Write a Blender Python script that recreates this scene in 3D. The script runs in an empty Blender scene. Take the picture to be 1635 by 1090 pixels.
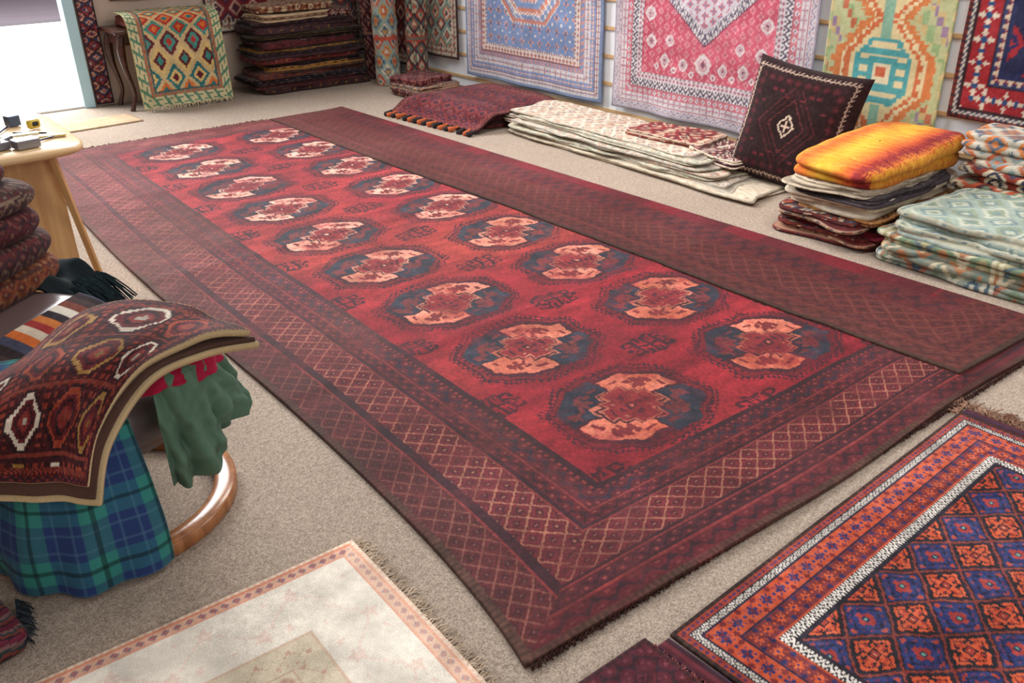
import bpy, bmesh, math, random
import numpy as np
from mathutils import Matrix, Vector
random.seed(4); np.random.seed(4)
H=1.6
scene=bpy.context.scene
scene.view_settings.view_transform='Standard'
scene.view_settings.look='None'
scene.view_settings.exposure=0.0
coll=scene.collection

# ------------------------------------------------------------ helpers
def s2l(c):
    c=np.clip(np.asarray(c,float)/255.0,0,1)
    return np.where(c<=.04045,c/12.92,((c+.055)/1.055)**2.4)
def rgba(c): 
    l=s2l(c); return (float(l[0]),float(l[1]),float(l[2]),1)
_lat={}
def vnoise(x,y,scale,seed=0):
    if seed not in _lat: _lat[seed]=np.random.RandomState(seed+77).rand(256,256)
    g=_lat[seed]
    a=np.asarray(x)/scale+100; b=np.asarray(y)/scale+100
    i=np.floor(a).astype(int); j=np.floor(b).astype(int)
    fa=a-i; fb=b-j; fa=fa*fa*(3-2*fa); fb=fb*fb*(3-2*fb)
    i0=i%256; i1=(i+1)%256; j0=j%256; j1=(j+1)%256
    return (g[i0,j0]*(1-fa)+g[i1,j0]*fa)*(1-fb)+(g[i0,j1]*(1-fa)+g[i1,j1]*fa)*fb
def frac(x): return x-np.floor(x)
def sst(x,a,b):
    t=np.clip((x-a)/(b-a),0,1); return t*t*(3-2*t)
def meta(o,label,cat,group=None,kind=None):
    o["label"]=label; o["category"]=cat
    if group: o["group"]=group
    if kind: o["kind"]=kind
    return o
def link(o,parent=None):
    coll.objects.link(o)
    if parent: o.parent=parent
    return o
def grid_obj(name,P,C=None,mat=None,parent=None,smooth=True,solid=0):
    P=np.asarray(P,float); n,m=P.shape[:2]
    me=bpy.data.meshes.new(name)
    idx=np.arange(n*m).reshape(n,m)
    q=np.stack([idx[:-1,:-1],idx[1:,:-1],idx[1:,1:],idx[:-1,1:]],-1).reshape(-1,4)
    me.vertices.add(n*m); me.vertices.foreach_set('co',P.reshape(-1).astype(np.float32))
    me.loops.add(len(q)*4); me.loops.foreach_set('vertex_index',q.reshape(-1).astype(np.int32))
    me.polygons.add(len(q)); me.polygons.foreach_set('loop_start',(np.arange(len(q))*4).astype(np.int32))
    me.update(calc_edges=True)
    me.polygons.foreach_set('use_smooth',np.full(len(q),smooth))
    if C is not None:
        ca=me.color_attributes.new('Col','FLOAT_COLOR','POINT')
        L=np.ones((n*m,4),np.float32); L[:,:3]=s2l(np.broadcast_to(C,(n,m,3)).reshape(-1,3))
        ca.data.foreach_set('color',L.reshape(-1))
    o=bpy.data.objects.new(name,me)
    if mat: me.materials.append(mat)
    if solid:
        md=o.modifiers.new('thick','SOLIDIFY'); md.thickness=solid; md.offset=-1
    return link(o,parent)
def empty(name,loc=(0,0,0)):
    o=bpy.data.objects.new(name,None); o.location=loc; o.empty_display_size=.1
    return link(o)
def newmat(name):
    m=bpy.data.materials.new(name); m.use_nodes=True
    nt=m.node_tree; b=nt.nodes['Principled BSDF']; return m,nt,b
def wool(name,bump=.5,scale=260,var=.35,rough=.95,sheen=.05,color=None,dist=.004):
    m,nt,b=newmat(name)
    tc=nt.nodes.new('ShaderNodeTexCoord')
    n=nt.nodes.new('ShaderNodeTexNoise'); n.inputs['Scale'].default_value=scale; n.inputs['Detail'].default_value=2
    n2=nt.nodes.new('ShaderNodeTexNoise'); n2.inputs['Scale'].default_value=9; n2.inputs['Detail'].default_value=4
    nt.links.new(tc.outputs['Object'],n.inputs['Vector']); nt.links.new(tc.outputs['Object'],n2.inputs['Vector'])
    if color is None:
        a=nt.nodes.new('ShaderNodeAttribute'); a.attribute_name='Col'; src=a.outputs['Color']
    else:
        a=nt.nodes.new('ShaderNodeRGB'); a.outputs[0].default_value=rgba(color); src=a.outputs[0]
    add=nt.nodes.new('ShaderNodeMath'); add.operation='ADD'
    nt.links.new(n.outputs['Fac'],add.inputs[0]); nt.links.new(n2.outputs['Fac'],add.inputs[1])
    mr=nt.nodes.new('ShaderNodeMapRange'); mr.inputs['From Min'].default_value=.6; mr.inputs['From Max'].default_value=1.4
    mr.inputs['To Min'].default_value=1-var; mr.inputs['To Max'].default_value=1+var
    nt.links.new(add.outputs[0],mr.inputs['Value'])
    mx=nt.nodes.new('ShaderNodeVectorMath'); mx.operation='SCALE'
    nt.links.new(src,mx.inputs[0]); nt.links.new(mr.outputs[0],mx.inputs['Scale'])
    nt.links.new(mx.outputs[0],b.inputs['Base Color'])
    b.inputs['Roughness'].default_value=rough
    b.inputs['Specular IOR Level'].default_value=.25
    b.inputs['Sheen Weight'].default_value=sheen; b.inputs['Sheen Roughness'].default_value=.4
    bp=nt.nodes.new('ShaderNodeBump'); bp.inputs['Strength'].default_value=bump; bp.inputs['Distance'].default_value=dist
    nt.links.new(n.outputs['Fac'],bp.inputs['Height']); nt.links.new(bp.outputs[0],b.inputs['Normal'])
    return m
def plain(name,color,rough=.5,metal=0,spec=.5,noise=0,nscale=20,coat=0):
    m,nt,b=newmat(name); b.inputs['Base Color'].default_value=rgba(color)
    b.inputs['Roughness'].default_value=rough; b.inputs['Metallic'].default_value=metal
    b.inputs['Specular IOR Level'].default_value=spec; b.inputs['Coat Weight'].default_value=coat
    n=nt.nodes.new('ShaderNodeTexNoise'); n.inputs['Scale'].default_value=nscale; n.inputs['Detail'].default_value=4
    cr=nt.nodes.new('ShaderNodeMapRange'); cr.inputs['To Min'].default_value=1-max(noise,.04); cr.inputs['To Max'].default_value=1+max(noise,.04)
    nt.links.new(n.outputs['Fac'],cr.inputs['Value'])
    mx=nt.nodes.new('ShaderNodeVectorMath'); mx.operation='SCALE'; mx.inputs[0].default_value=rgba(color)[:3]
    nt.links.new(cr.outputs[0],mx.inputs['Scale']); nt.links.new(mx.outputs[0],b.inputs['Base Color'])
    return m
def woodmat(name,c1,c2,rough=.45,scale=3,stretch=(1,12,12)):
    m,nt,b=newmat(name)
    tc=nt.nodes.new('ShaderNodeTexCoord'); mp=nt.nodes.new('ShaderNodeMapping'); mp.inputs['Scale'].default_value=stretch
    n=nt.nodes.new('ShaderNodeTexNoise'); n.inputs['Scale'].default_value=scale; n.inputs['Detail'].default_value=6; n.inputs['Distortion'].default_value=.6
    cr=nt.nodes.new('ShaderNodeValToRGB'); cr.color_ramp.elements[0].color=rgba(c1); cr.color_ramp.elements[1].color=rgba(c2)
    cr.color_ramp.elements[0].position=.35; cr.color_ramp.elements[1].position=.65
    nt.links.new(tc.outputs['Object'],mp.inputs[0]); nt.links.new(mp.outputs[0],n.inputs['Vector']); nt.links.new(n.outputs['Fac'],cr.inputs[0])
    nt.links.new(cr.outputs[0],b.inputs['Base Color']); b.inputs['Roughness'].default_value=rough
    return m
def box(name,size,loc,rot=(0,0,0),bevel=.004,mat=None,parent=None,segs=2):
    me=bpy.data.meshes.new(name); bm=bmesh.new(); bmesh.ops.create_cube(bm,size=1)
    for v in bm.verts: v.co=Vector((v.co.x*size[0],v.co.y*size[1],v.co.z*size[2]))
    if bevel: bmesh.ops.bevel(bm,geom=bm.edges[:],offset=bevel,segments=segs,affect='EDGES',profile=.5)
    for f in bm.faces: f.smooth=segs>3
    bm.to_mesh(me); bm.free()
    o=bpy.data.objects.new(name,me); o.location=loc; o.rotation_euler=rot
    if mat: me.materials.append(mat)
    return link(o,parent)

WOOL=wool('wool_pile',bump=.4,scale=330,var=.3,dist=.003); FLAT=wool('flatweave',bump=.3,scale=420,var=.22,dist=.002)
PILE=wool('knotted_pile',bump=.45,scale=380,var=.42,dist=.003,rough=.8)
CLOTH=wool('cotton_cloth',bump=.15,scale=500,var=.1,dist=.001)

# ------------------------------------------------------------ patterns (0-255 srgb, metres)
def motif(kind,b,t,q=14):
    if kind in('vine','scroll'): q=max(q,26)
    if kind=='lat': q=max(q,34)
    b=(np.floor(b*q)+.5)/q; t=(np.floor(t*q)+.5)/q
    fx=frac(t)-.5; by=b-.5
    idx=np.zeros(b.shape,int)
    if kind=='zig':
        tri=np.abs(fx)*2; idx[b<tri*.8+.1]=1; idx[np.abs(b-(tri*.8+.1))<.1]=2
    elif kind=='zline':
        tri=np.abs(fx)*2; idx[np.abs(b-(tri*.7+.15))<.2]=1; idx[(np.abs(fx)<.12)&(b>.72)]=1; idx[(np.abs(fx)>.38)&(b<.28)]=1
    elif kind=='dia':
        d=np.abs(fx)+np.abs(by); idx[d<.4]=1; idx[d<.2]=2
    elif kind=='flower':
        r=np.hypot(fx,by); th=np.arctan2(by,fx); pr=.26+.17*np.cos(4*th)
        idx[r<pr+.03]=1; idx[r<.15]=2; idx[(r>.4)&(np.abs(fx)>.42)&(np.abs(by)<.12)]=2
    elif kind=='floret':
        r=np.hypot(fx,by); th=np.arctan2(by,fx); idx[r<.24+.12*np.cos(8*th)]=1; idx[r<.10]=2
        r2=np.hypot(.5-np.abs(fx),np.abs(by)-.36); idx[r2<.13]=2; r3=np.hypot(.5-np.abs(fx),by); idx[r3<.10]=1
    elif kind=='scroll':
        w=.24*np.sin(2*np.pi*t); idx[np.abs(by-w)<.10]=1; idx[(np.hypot(np.abs(fx)-.25,by-.9*w)<.17)]=1; idx[(np.abs(by+w*1.2)<.08)&(np.abs(np.abs(fx)-.25)<.10)]=2
    elif kind=='lat':
        a=np.abs(frac(b*2+t)-.5); c=np.abs(frac(b*2-t)-.5)
        da=.5-a; dc=.5-c
        idx[(np.maximum(a,c)<.20)]=2
        idx[(np.maximum(a,c)<.07)]=1
        idx[(np.minimum(da,dc)<.062)]=1
        idx[(np.minimum(da,dc)>.085)&(np.minimum(da,dc)<.12)]=2
    elif kind=='hook':
        idx[(np.abs(fx+by*.6)<.14)]=1; idx[(by>.12)&(by<.32)&(fx>0)]=1; idx[(by<-.12)&(by>-.32)&(fx<0)]=1
    elif kind=='check':
        idx[(fx>0)!=(by>0)]=1
    elif kind=='bar':
        idx[fx>0]=1
    elif kind=='vine':
        w=.2*np.sin(2*np.pi*t); idx[np.abs(by-w)<.022]=1
        for ox,oy,rr in ((.25,-.24,.10),(-.25,.24,.10),(.05,.3,.05),(-.05,-.3,.05),(.42,.28,.04)):
            th=np.arctan2(by-oy,fx-ox); r=np.hypot((fx-ox)*1.4,by-oy); idx[r<rr*(1+.4*np.cos(5*th))]=2; idx[r<rr*.4]=1
    return idx
def paint(col,mask,c): col[mask]=np.asarray(c,float)
def idxcol(idx,cols):
    return np.asarray(cols,float)[np.clip(idx,0,len(cols)-1)]
def rugpat(W,L,bands,field,jit=10,seed=1,fade=None):
    B=sum(b[0] for b in bands)
    def f(u,v):
        col=np.zeros(u.shape+(3,))
        du=np.minimum(u,W-u); dv=np.minimum(v,L-v); d=np.minimum(du,dv); al=np.where(du<dv,v,u)
        acc=0
        for k,(w,kind,per,cols) in enumerate(bands):
            m=(d>=acc)&(d<acc+w) if k else (d<acc+w)
            if m.any():
                i=motif(kind,(d[m]-acc)/w,al[m]/per); col[m]=idxcol(i,cols)
            acc+=w
        m=d>=B
        if m.any(): col[m]=field(u[m]-B,v[m]-B,W-2*B,L-2*B)
        if fade is not None: col=col*(1-fade[0])+np.asarray(fade[1],float)*fade[0]
        n=(vnoise(u,v,.012,seed)-.5)*jit*1.6+(vnoise(u*.4,v,.09,seed+1)-.5)*jit*1.5
        return col+n[...,None]
    return f
def f_tess(ground,cols,px,py,q=.012,th=(.13,.25,.39)):
    pal=np.asarray(cols,float); n=len(cols)
    def f(u,v,w=0,l=0):
        u=(np.floor(u/q)+.5)*q; v=(np.floor(v/q)+.5)*q
        A=u/px+v/py; B=u/px-v/py; a=np.floor(A); b=np.floor(B)
        d=np.maximum(np.abs(frac(A)-.5),np.abs(frac(B)-.5))
        h=(a-b).astype(int)%n
        col=np.broadcast_to(np.asarray(ground,float),u.shape+(3,)).copy()
        m=d<th[2]; col[m]=pal[h[m]]; m=d<th[1]; col[m]=pal[(h[m]+1)%n]; m=d<th[0]; col[m]=pal[(h[m]+2)%n]
        return col
    return f
f_diam=lambda ground,cols,px,py,q=.012,stag=True,step=.1: f_tess(ground,cols,px*1.25,py*1.35,q)
def stripes(cols,per,axis=1,seed=0,zig=0):
    pal=np.asarray(cols,float)
    def f(u,v):
        s=v if axis else u; o=u if axis else v
        s=s+zig*np.abs(frac(o/.06)-.5)
        k=(np.floor(s/per)%len(cols)).astype(int)
        return pal[k]+((vnoise(u,v,.015,seed)-.5)*14)[...,None]
    return f
def solidpat(c,n=14,seed=3):
    return lambda u,v: np.asarray(c,float)+((vnoise(u,v,.02,seed)-.5)*n+(vnoise(u,v,.2,seed+1)-.5)*n)[...,None]
def kil(ground,cols,px=.12,py=.1,q=.01,seed=0,step=.14,fade=0):
    g=f_tess(ground,cols,px*1.3,py*1.5,q)
    def f(u,v):
        c=g(u+5,v+5)
        m=frac((v+5)/(py*4.5))<.10; c[m]=np.asarray(cols[0],float)
        m=np.abs(frac((v+5)/(py*4.5))-.05)<.015; c[m]=np.asarray(cols[-1],float)
        c=c*(1-fade)+np.asarray(ground,float)*fade
        return c+((vnoise(u,v,.015,seed)-.5)*16+(vnoise(u,v,.15,seed+1)-.5)*14)[...,None]
    return f

# ------------------------------------------------------------ room
def slabwall(name,x0,x1,y0,y1,z0,z1,mat):
    o=box(name,(x1-x0,y1-y0,z1-z0),((x0+x1)/2,(y0+y1)/2,(z0+z1)/2),bevel=0,mat=mat); o["kind"]="structure"; return o
WALLW=plain('white_wall',(232,236,242),rough=.7,noise=.03); WALLB=plain('beige_wall',(190,168,152),rough=.8,noise=.05)
m,nt,b=newmat('beige_carpet')
tc=nt.nodes.new('ShaderNodeTexCoord')
n1=nt.nodes.new('ShaderNodeTexNoise'); n1.inputs['Scale'].default_value=250; n1.inputs['Detail'].default_value=3; n1.inputs['Roughness'].default_value=.6
n2=nt.nodes.new('ShaderNodeTexNoise'); n2.inputs['Scale'].default_value=1.2; n2.inputs['Detail'].default_value=4
n3=nt.nodes.new('ShaderNodeTexNoise'); n3.inputs['Scale'].default_value=75; n3.inputs['Detail'].default_value=3
for n in (n1,n2,n3): nt.links.new(tc.outputs['Object'],n.inputs['Vector'])
cr=nt.nodes.new('ShaderNodeValToRGB')
cr.color_ramp.elements[0].position=.34; cr.color_ramp.elements[0].color=rgba((128,111,100))
cr.color_ramp.elements[1].position=.66; cr.color_ramp.elements[1].color=rgba((186,170,154))
e=cr.color_ramp.elements.new(.5); e.color=rgba((160,144,130))
mxa=nt.nodes.new('ShaderNodeMath'); mxa.operation='ADD'; ms=nt.nodes.new('ShaderNodeMath'); ms.operation='MULTIPLY_ADD'
ms.inputs[1].default_value=.26; ms.inputs[2].default_value=-.13
nt.links.new(n3.outputs['Fac'],ms.inputs[0]); nt.links.new(n1.outputs['Fac'],mxa.inputs[0]); nt.links.new(ms.outputs[0],mxa.inputs[1])
nt.links.new(mxa.outputs[0],cr.inputs[0])
mr=nt.nodes.new('ShaderNodeMapRange'); mr.inputs['From Min'].default_value=.3; mr.inputs['From Max'].default_value=.7; mr.inputs['To Min'].default_value=.89; mr.inputs['To Max'].default_value=1.05
nt.links.new(n2.outputs['Fac'],mr.inputs['Value'])
sc=nt.nodes.new('ShaderNodeVectorMath'); sc.operation='SCALE'; nt.links.new(cr.outputs[0],sc.inputs[0]); nt.links.new(mr.outputs[0],sc.inputs['Scale'])
nt.links.new(sc.outputs[0],b.inputs['Base Color']); b.inputs['Roughness'].default_value=.95; b.inputs['Specular IOR Level'].default_value=.1
bp=nt.nodes.new('ShaderNodeBump'); bp.inputs['Strength'].default_value=.35; bp.inputs['Distance'].default_value=.003
nt.links.new(n1.outputs['Fac'],bp.inputs['Height']); nt.links.new(bp.outputs[0],b.inputs['Normal'])
FLOORM=m
slabwall('floor',-2.5,4.9,-2.5,8.6,-.1,0,FLOORM)
slabwall('wall_right',4.8,4.9,-2.5,8.6,0,2.7,WALLW)
slabwall('wall_far',1.9,4.8,8.5,8.62,0,2.7,WALLB)
slabwall('wall_far_door_side',-2.5,.75,8.5,8.62,0,2.7,WALLB)
slabwall('wall_left',-2.5,-2.4,-2.5,8.5,0,2.7,WALLB)
TAN=woodmat('slat_wood',(186,148,104),(214,180,136),stretch=(12,1,12))
for i,z in enumerate([.10,.30,.50,.70,.90,1.10,1.3,1.5,1.7,1.9,2.1,2.3]):
    o=box('trim_%d'%(i+1),(.014,9.0,.024),(4.794,2.5+1.5,z),bevel=.002,mat=TAN); o["kind"]="structure"
JAMB=plain('pale_blue_jamb',(176,212,222),rough=.4)
o=box('trim_20',(.09,.16,2.1),(1.86,8.55,1.05),bevel=.004,mat=JAMB); o["kind"]="structure"
o=box('trim_21',(.09,.16,2.1),(.79,8.55,1.05),bevel=.004,mat=JAMB); o["kind"]="structure"
o=box('trim_22',(1.15,.14,.02),(1.32,8.56,.01),bevel=.004,mat=plain('threshold_metal',(190,190,190),.4,.6)); o["kind"]="structure"
PAVE=plain('pale_pavement',(235,232,230),rough=.9,noise=.04)
slabwall('floor_pavement',-6,8,8.63,15.6,-.14,-.02,PAVE)
slabwall('floor_road',-6,8,15.9,24,-.2,-.1,plain('asphalt',(110,100,108),.9,noise=.1))
slabwall('trim_23',-6,8,15.6,15.9,-.14,.0,plain('kerb_stone',(90,84,90),.9,noise=.1))
slabwall('wall_opposite',-6,8,24,24.3,-.1,3.5,plain('pink_render',(190,130,150),.8,noise=.1))

# ------------------------------------------------------------ main carpet
XL=.976; YN=1.18; YF=6.93
rows=[YN]
while rows[-1]<YF:
    y=rows[-1]; rows.append(y+.0033*(1+.2*(y-1.18)))
rows=np.array(rows); rows[-1]=YF
def xfold(y): return 3.66+(3.47-3.66)*(y-1.2)/5.7
def xedge(y): return 2.985+(2.82-2.985)*(y-1.25)/5.6+.008*np.sin(y*2.1)
cA=np.arange(XL,3.03,.0040)
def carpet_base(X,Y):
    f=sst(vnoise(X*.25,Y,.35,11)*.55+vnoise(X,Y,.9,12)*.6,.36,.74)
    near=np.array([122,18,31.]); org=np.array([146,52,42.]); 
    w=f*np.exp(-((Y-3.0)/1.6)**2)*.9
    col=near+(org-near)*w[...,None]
    far=sst(Y,3.0,6.6); col=col*(1-far[...,None]*.5)+np.array([152,54,56.])*far[...,None]*.5  # far field lightened in the colour, painting the sheen of door light
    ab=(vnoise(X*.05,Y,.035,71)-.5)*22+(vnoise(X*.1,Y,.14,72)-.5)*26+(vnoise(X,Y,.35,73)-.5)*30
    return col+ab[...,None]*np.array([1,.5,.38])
def main_pat(X,Y):
    q=.0052
    jx=(vnoise(X,Y,.07,61)-.5)*.026+(vnoise(X,Y,.02,63)-.5)*.009; jy=(vnoise(X,Y,.07,62)-.5)*.026+(vnoise(X,Y,.02,64)-.5)*.009
    Xq=(np.floor((X+jx)/q)+.5)*q; Yq=(np.floor((Y+jy)/q)+.5)*q
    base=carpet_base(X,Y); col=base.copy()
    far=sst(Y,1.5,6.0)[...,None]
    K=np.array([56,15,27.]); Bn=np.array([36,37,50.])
    Pn=np.array([176,91,70.])*(1-far)+np.array([206,158,140.])*far  # gul orange pales with distance: grazing door-light sheen painted in
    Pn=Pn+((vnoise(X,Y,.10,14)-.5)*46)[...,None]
    O=np.array([114,30,34.])
    bl=(X-XL)/.55; bn=(Y-YN)/.42; bf=(YF-Y)/.31
    b_=np.minimum(np.minimum(bl,bn),bf); isl=(bl<=bn)&(bl<=bf)
    al=np.where(isl,Y,X)
    fm=b_>=1
    cx=1.92+.749*np.clip(np.round((Xq-1.92)/.749),0,2); k=np.clip(np.round((Yq-1.868)/.563),0,8); cy=1.868+.563*k
    gx=Xq-cx; gy=Yq-cy; ax=np.abs(gx); ay=np.abs(gy)
    def oc(a,b,c): return (ax<a)&(ay<b)&(ax*.80+ay<c)&((ax/(a*1.12))**2+(ay/(b*1.12))**2<1)
    ci=np.floor(Xq/(q*3)); cj=np.floor(Yq/(q*3))
    tick=((ci+cj)%2==0)
    m=fm&oc(.308,.256,.370)&~oc(.284,.236,.338)&tick; paint(col,m,K)
    m=fm&oc(.286,.237,.340)&~oc(.277,.229,.330); paint(col,m,K)
    m=fm&oc(.277,.229,.330); col[m]=base[m]*.80
    m=fm&oc(.266,.219,.318)&((np.floor(Xq/(q*3))+np.floor(Yq/(q*3)))%2==0); paint(col,m,K)
    inn=fm&oc(.252,.207,.304)
    pale=(gx*gy>0)
    m=inn&~pale; col[m]=Bn+((vnoise(X,Y,.05,16)-.5)*26)[m][:,None]
    m=inn&pale; paint(col,m,K)
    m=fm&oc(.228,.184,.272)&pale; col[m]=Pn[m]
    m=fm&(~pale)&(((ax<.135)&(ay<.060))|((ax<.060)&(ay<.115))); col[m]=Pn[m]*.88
    def blob(x,y,rx,ry): return (np.abs(ax-x)<rx)&(np.abs(ay-y)<ry)
    sh=blob(.125,.096,.038,.012)|blob(.125,.096,.012,.036)|blob(.158,.084,.011,.016)|blob(.092,.122,.014,.011)|blob(.150,.110,.009,.009)|blob(.092,.084,.010,.009)|blob(.050,.150,.022,.007)|blob(.190,.036,.007,.020)
    m=inn&sh&pale; paint(col,m,np.array([104,32,34.]))
    sh2=sh|blob(.210,.05,.014,.022)|blob(.15,.12,.012,.012)|blob(.17,.06,.02,.01)|blob(.12,.14,.02,.008)
    m=inn&sh2&~pale; paint(col,m,np.array([92,38,40.]))
    m=inn&((ax<.0045)|(ay<.0045)); paint(col,m,K)
    def cr_(e): return ((ax<.112+e)&(ay<.034+e))|((ax<.040+e)&(ay<.098+e))|((ax<.075+e)&(ay<.062+e))
    m=inn&cr_(.012); paint(col,m,K)
    m=inn&cr_(.006); col[m]=Pn[m]*.85
    m=inn&cr_(0); paint(col,m,O)
    m=inn&(((np.abs(ax-.045)<.010)&(ay<.012))|((np.abs(ay-.050)<.010)&(ax<.012))); paint(col,m,K*1.2)
    m=inn&(ax<.022)&(ay<.018); paint(col,m,K)
    m=inn&(ax<.008)&(ay<.008); col[m]=Pn[m]
    m=inn&(np.abs(ax-.078)<.005)&(ay<.024); paint(col,m,K)
    m=inn&(np.abs(ax-.050)<.006)&(np.abs(ay-.040)<.006); col[m]=Pn[m]*.8
    cx=1.92-.3745+.749*np.round((Xq-1.5455)/.749); cy=1.868-.2815+.563*np.round((Yq-1.5865)/.563)
    sx=np.abs(Xq-cx); sy=np.abs(Yq-cy)
    def b2(x,y,rx,ry): return (np.abs(sx-x)<rx)&(np.abs(sy-y)<ry)
    m=fm&(b2(0,0,.007,.05)|b2(.0,0,.070,.006)|b2(.052,.028,.007,.03)|b2(.07,.052,.022,.007)|b2(.096,.042,.007,.014)|b2(.025,.045,.007,.016)|b2(.098,.0,.014,.012)|b2(.03,.066,.014,.007)|b2(.0,.058,.012,.010)|b2(.075,.02,.012,.007))
    paint(col,m,K*.95)
    wr=(sst(vnoise(X,Y,.11,81)*.6+vnoise(X,Y,.025,82)*.4,.40,.85)*.52*fm)[...,None]
    col=col*(1-wr)+base*.88*wr
    bm_=~fm
    if bm_.any():
        bb=b_[bm_]; t=al[bm_]; il=isl[bm_]; yy=Y[bm_]; xx=X[bm_]
        c=np.zeros(bb.shape+(3,)); c[:]=(82,22,30)
        maro=(80,20,28); rust=(114,40,40); dk=(48,18,27); nav=(42,28,42); tanl=(142,86,70); redb=(92,25,32)
        def band(lo,hi,kind,per,cols,extra=None):
            m=(bb>=lo)&(bb<hi)
            if extra is not None: m&=extra
            if m.any(): c[m]=idxcol(motif(kind,(bb[m]-lo)/(hi-lo),t[m]/per,12),cols)
        band(0,.05,'bar',.02,[(62,38,30),(74,46,36)])
        band(.05,.19,'scroll',.085,[maro,dk,(102,42,42)],~il)
        band(.05,.29,'lat',.078,[(76,25,28),(108,60,52),(60,24,28)],il)
        band(.19,.21,'plain',1,[rust],~il); band(.29,.305,'plain',1,[rust],il)
        band(.21,.225,'plain',1,[dk],~il)
        band(.225,.32,'scroll',.06,[(68,22,30),dk,(116,50,46)],~il)
        band(.305,.345,'plain',1,[dk],il)
        band(.32,.335,'plain',1,[rust],~il); band(.335,.36,'plain',1,[dk])
        band(.36,.66,'lat',.080,[redb,tanl,(66,22,30)])
        band(.66,.675,'plain',1,[rust]); band(.675,.70,'plain',1,[dk])
        band(.70,.79,'scroll',.06,[maro,dk,(120,54,50)])
        band(.79,.805,'plain',1,[rust])
        band(.805,.93,'scroll',.08,[(74,22,30),nav,(118,50,48)])
        band(.93,.95,'bar',.03,[rust,dk]); band(.95,1,'plain',1,[dk])
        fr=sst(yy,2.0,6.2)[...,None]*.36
        c=c*(1-fr)+np.array([138,74,68.])*fr  # painted door-light haze, paling the border towards the far end
        br=sst(vnoise(xx,yy,.5,31),.45,.85)*.32*il; c=c*(1-br[...,None])+np.array([84,52,38.])*br[...,None]
        wr=(sst(vnoise(xx,yy,.09,83),.45,.9)*.5)[...,None]; c=c*(1-wr)+np.array([88,32,35.])*wr
        c+=((vnoise(xx,yy,.3,84)-.5)*20)[...,None]
        col[bm_]=c
    g=(vnoise(X,Y,.008,21)-.5)*36+(vnoise(X*.35,Y,.03,22)-.5)*18
    return col*(1+g[...,None]/150)+(g*.2)[...,None]
def carpet_z(X,Y):
    crease=.005*np.exp(-((Y-4.02-.05*X)/.05)**2)+.004*np.exp(-((Y-2.62-.04*X)/.05)**2)+.004*np.exp(-((Y-5.5)/.06)**2)
    return .009+.007*vnoise(X,Y,.35,5)+.004*vnoise(X,Y,.13,6)+crease
def warp(X,Y):
    w=-.062*np.exp(-(Y-YN)/.28)*np.exp(-(X-XL)/.45)
    w+=.02*np.sin((Y-1.2)*1.5)*np.exp(-(X-XL)/.5)
    wy=.012*np.sin(X*3.0)*np.exp(-(Y-YN)/.3)-.03*np.exp(-((X-2.25)/.5)**2)*np.exp(-(Y-YN)/.3)
    return X+w,Y+wy
Xg=np.zeros((len(cA)+8,len(rows))); Yg=np.broadcast_to(rows,Xg.shape).copy()
Xg[:len(cA)]=cA[:,None]
for k in range(8): Xg[len(cA)+k]=3.03+(xfold(rows)-3.03)*(k+1)/8
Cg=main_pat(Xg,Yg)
Wx,Wy=warp(Xg,Yg); Zg=carpet_z(Xg,Yg)
Pg=np.stack([Wx,Wy,Zg],-1)
def skirt(P,C,z=.0015):
    P2=np.pad(P,((1,1),(1,1),(0,0)),mode='edge'); C2=np.pad(C,((1,1),(1,1),(0,0)),mode='edge')
    for sl in (np.s_[0,:,2],np.s_[-1,:,2],np.s_[:,0,2],np.s_[:,-1,2]): P2[sl]=z
    return P2,C2
P2,C2=skirt(Pg,Cg)
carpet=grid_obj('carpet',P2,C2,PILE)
meta(carpet,'huge deep red tribal carpet with octagonal medallions, one side folded over','carpet')
yr=np.arange(1.262,6.9,.006); nb=10
ns=125
XX=np.zeros((nb+ns,len(yr))); ZZ=np.zeros_like(XX); DD=np.zeros_like(XX)
for i in range(nb):
    a=-math.pi/2+math.pi*i/(nb-1)
    XX[i]=xfold(yr)+.014*math.cos(a)-.002; ZZ[i]=.017+.012*math.sin(a)
    DD[i]=xfold(yr)-xedge(yr)
for i in range(ns):
    s=(i+1)/ns; XX[nb+i]=xfold(yr)*(1-s)+xedge(yr)*s; DD[nb+i]=(1-s)*(xfold(yr)-xedge(yr))
    zz=carpet_z(XX[nb+i],yr)+.0075+.003*vnoise(XX[nb+i],yr,.12,9)
    bl=min(1,s*8); ZZ[nb+i]=.029*(1-bl)+zz*bl
YY=np.broadcast_to(yr,XX.shape).copy(); YY=YY-.03*(XX-3.0)*np.exp(-(YY-1.26)/.4)
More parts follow.
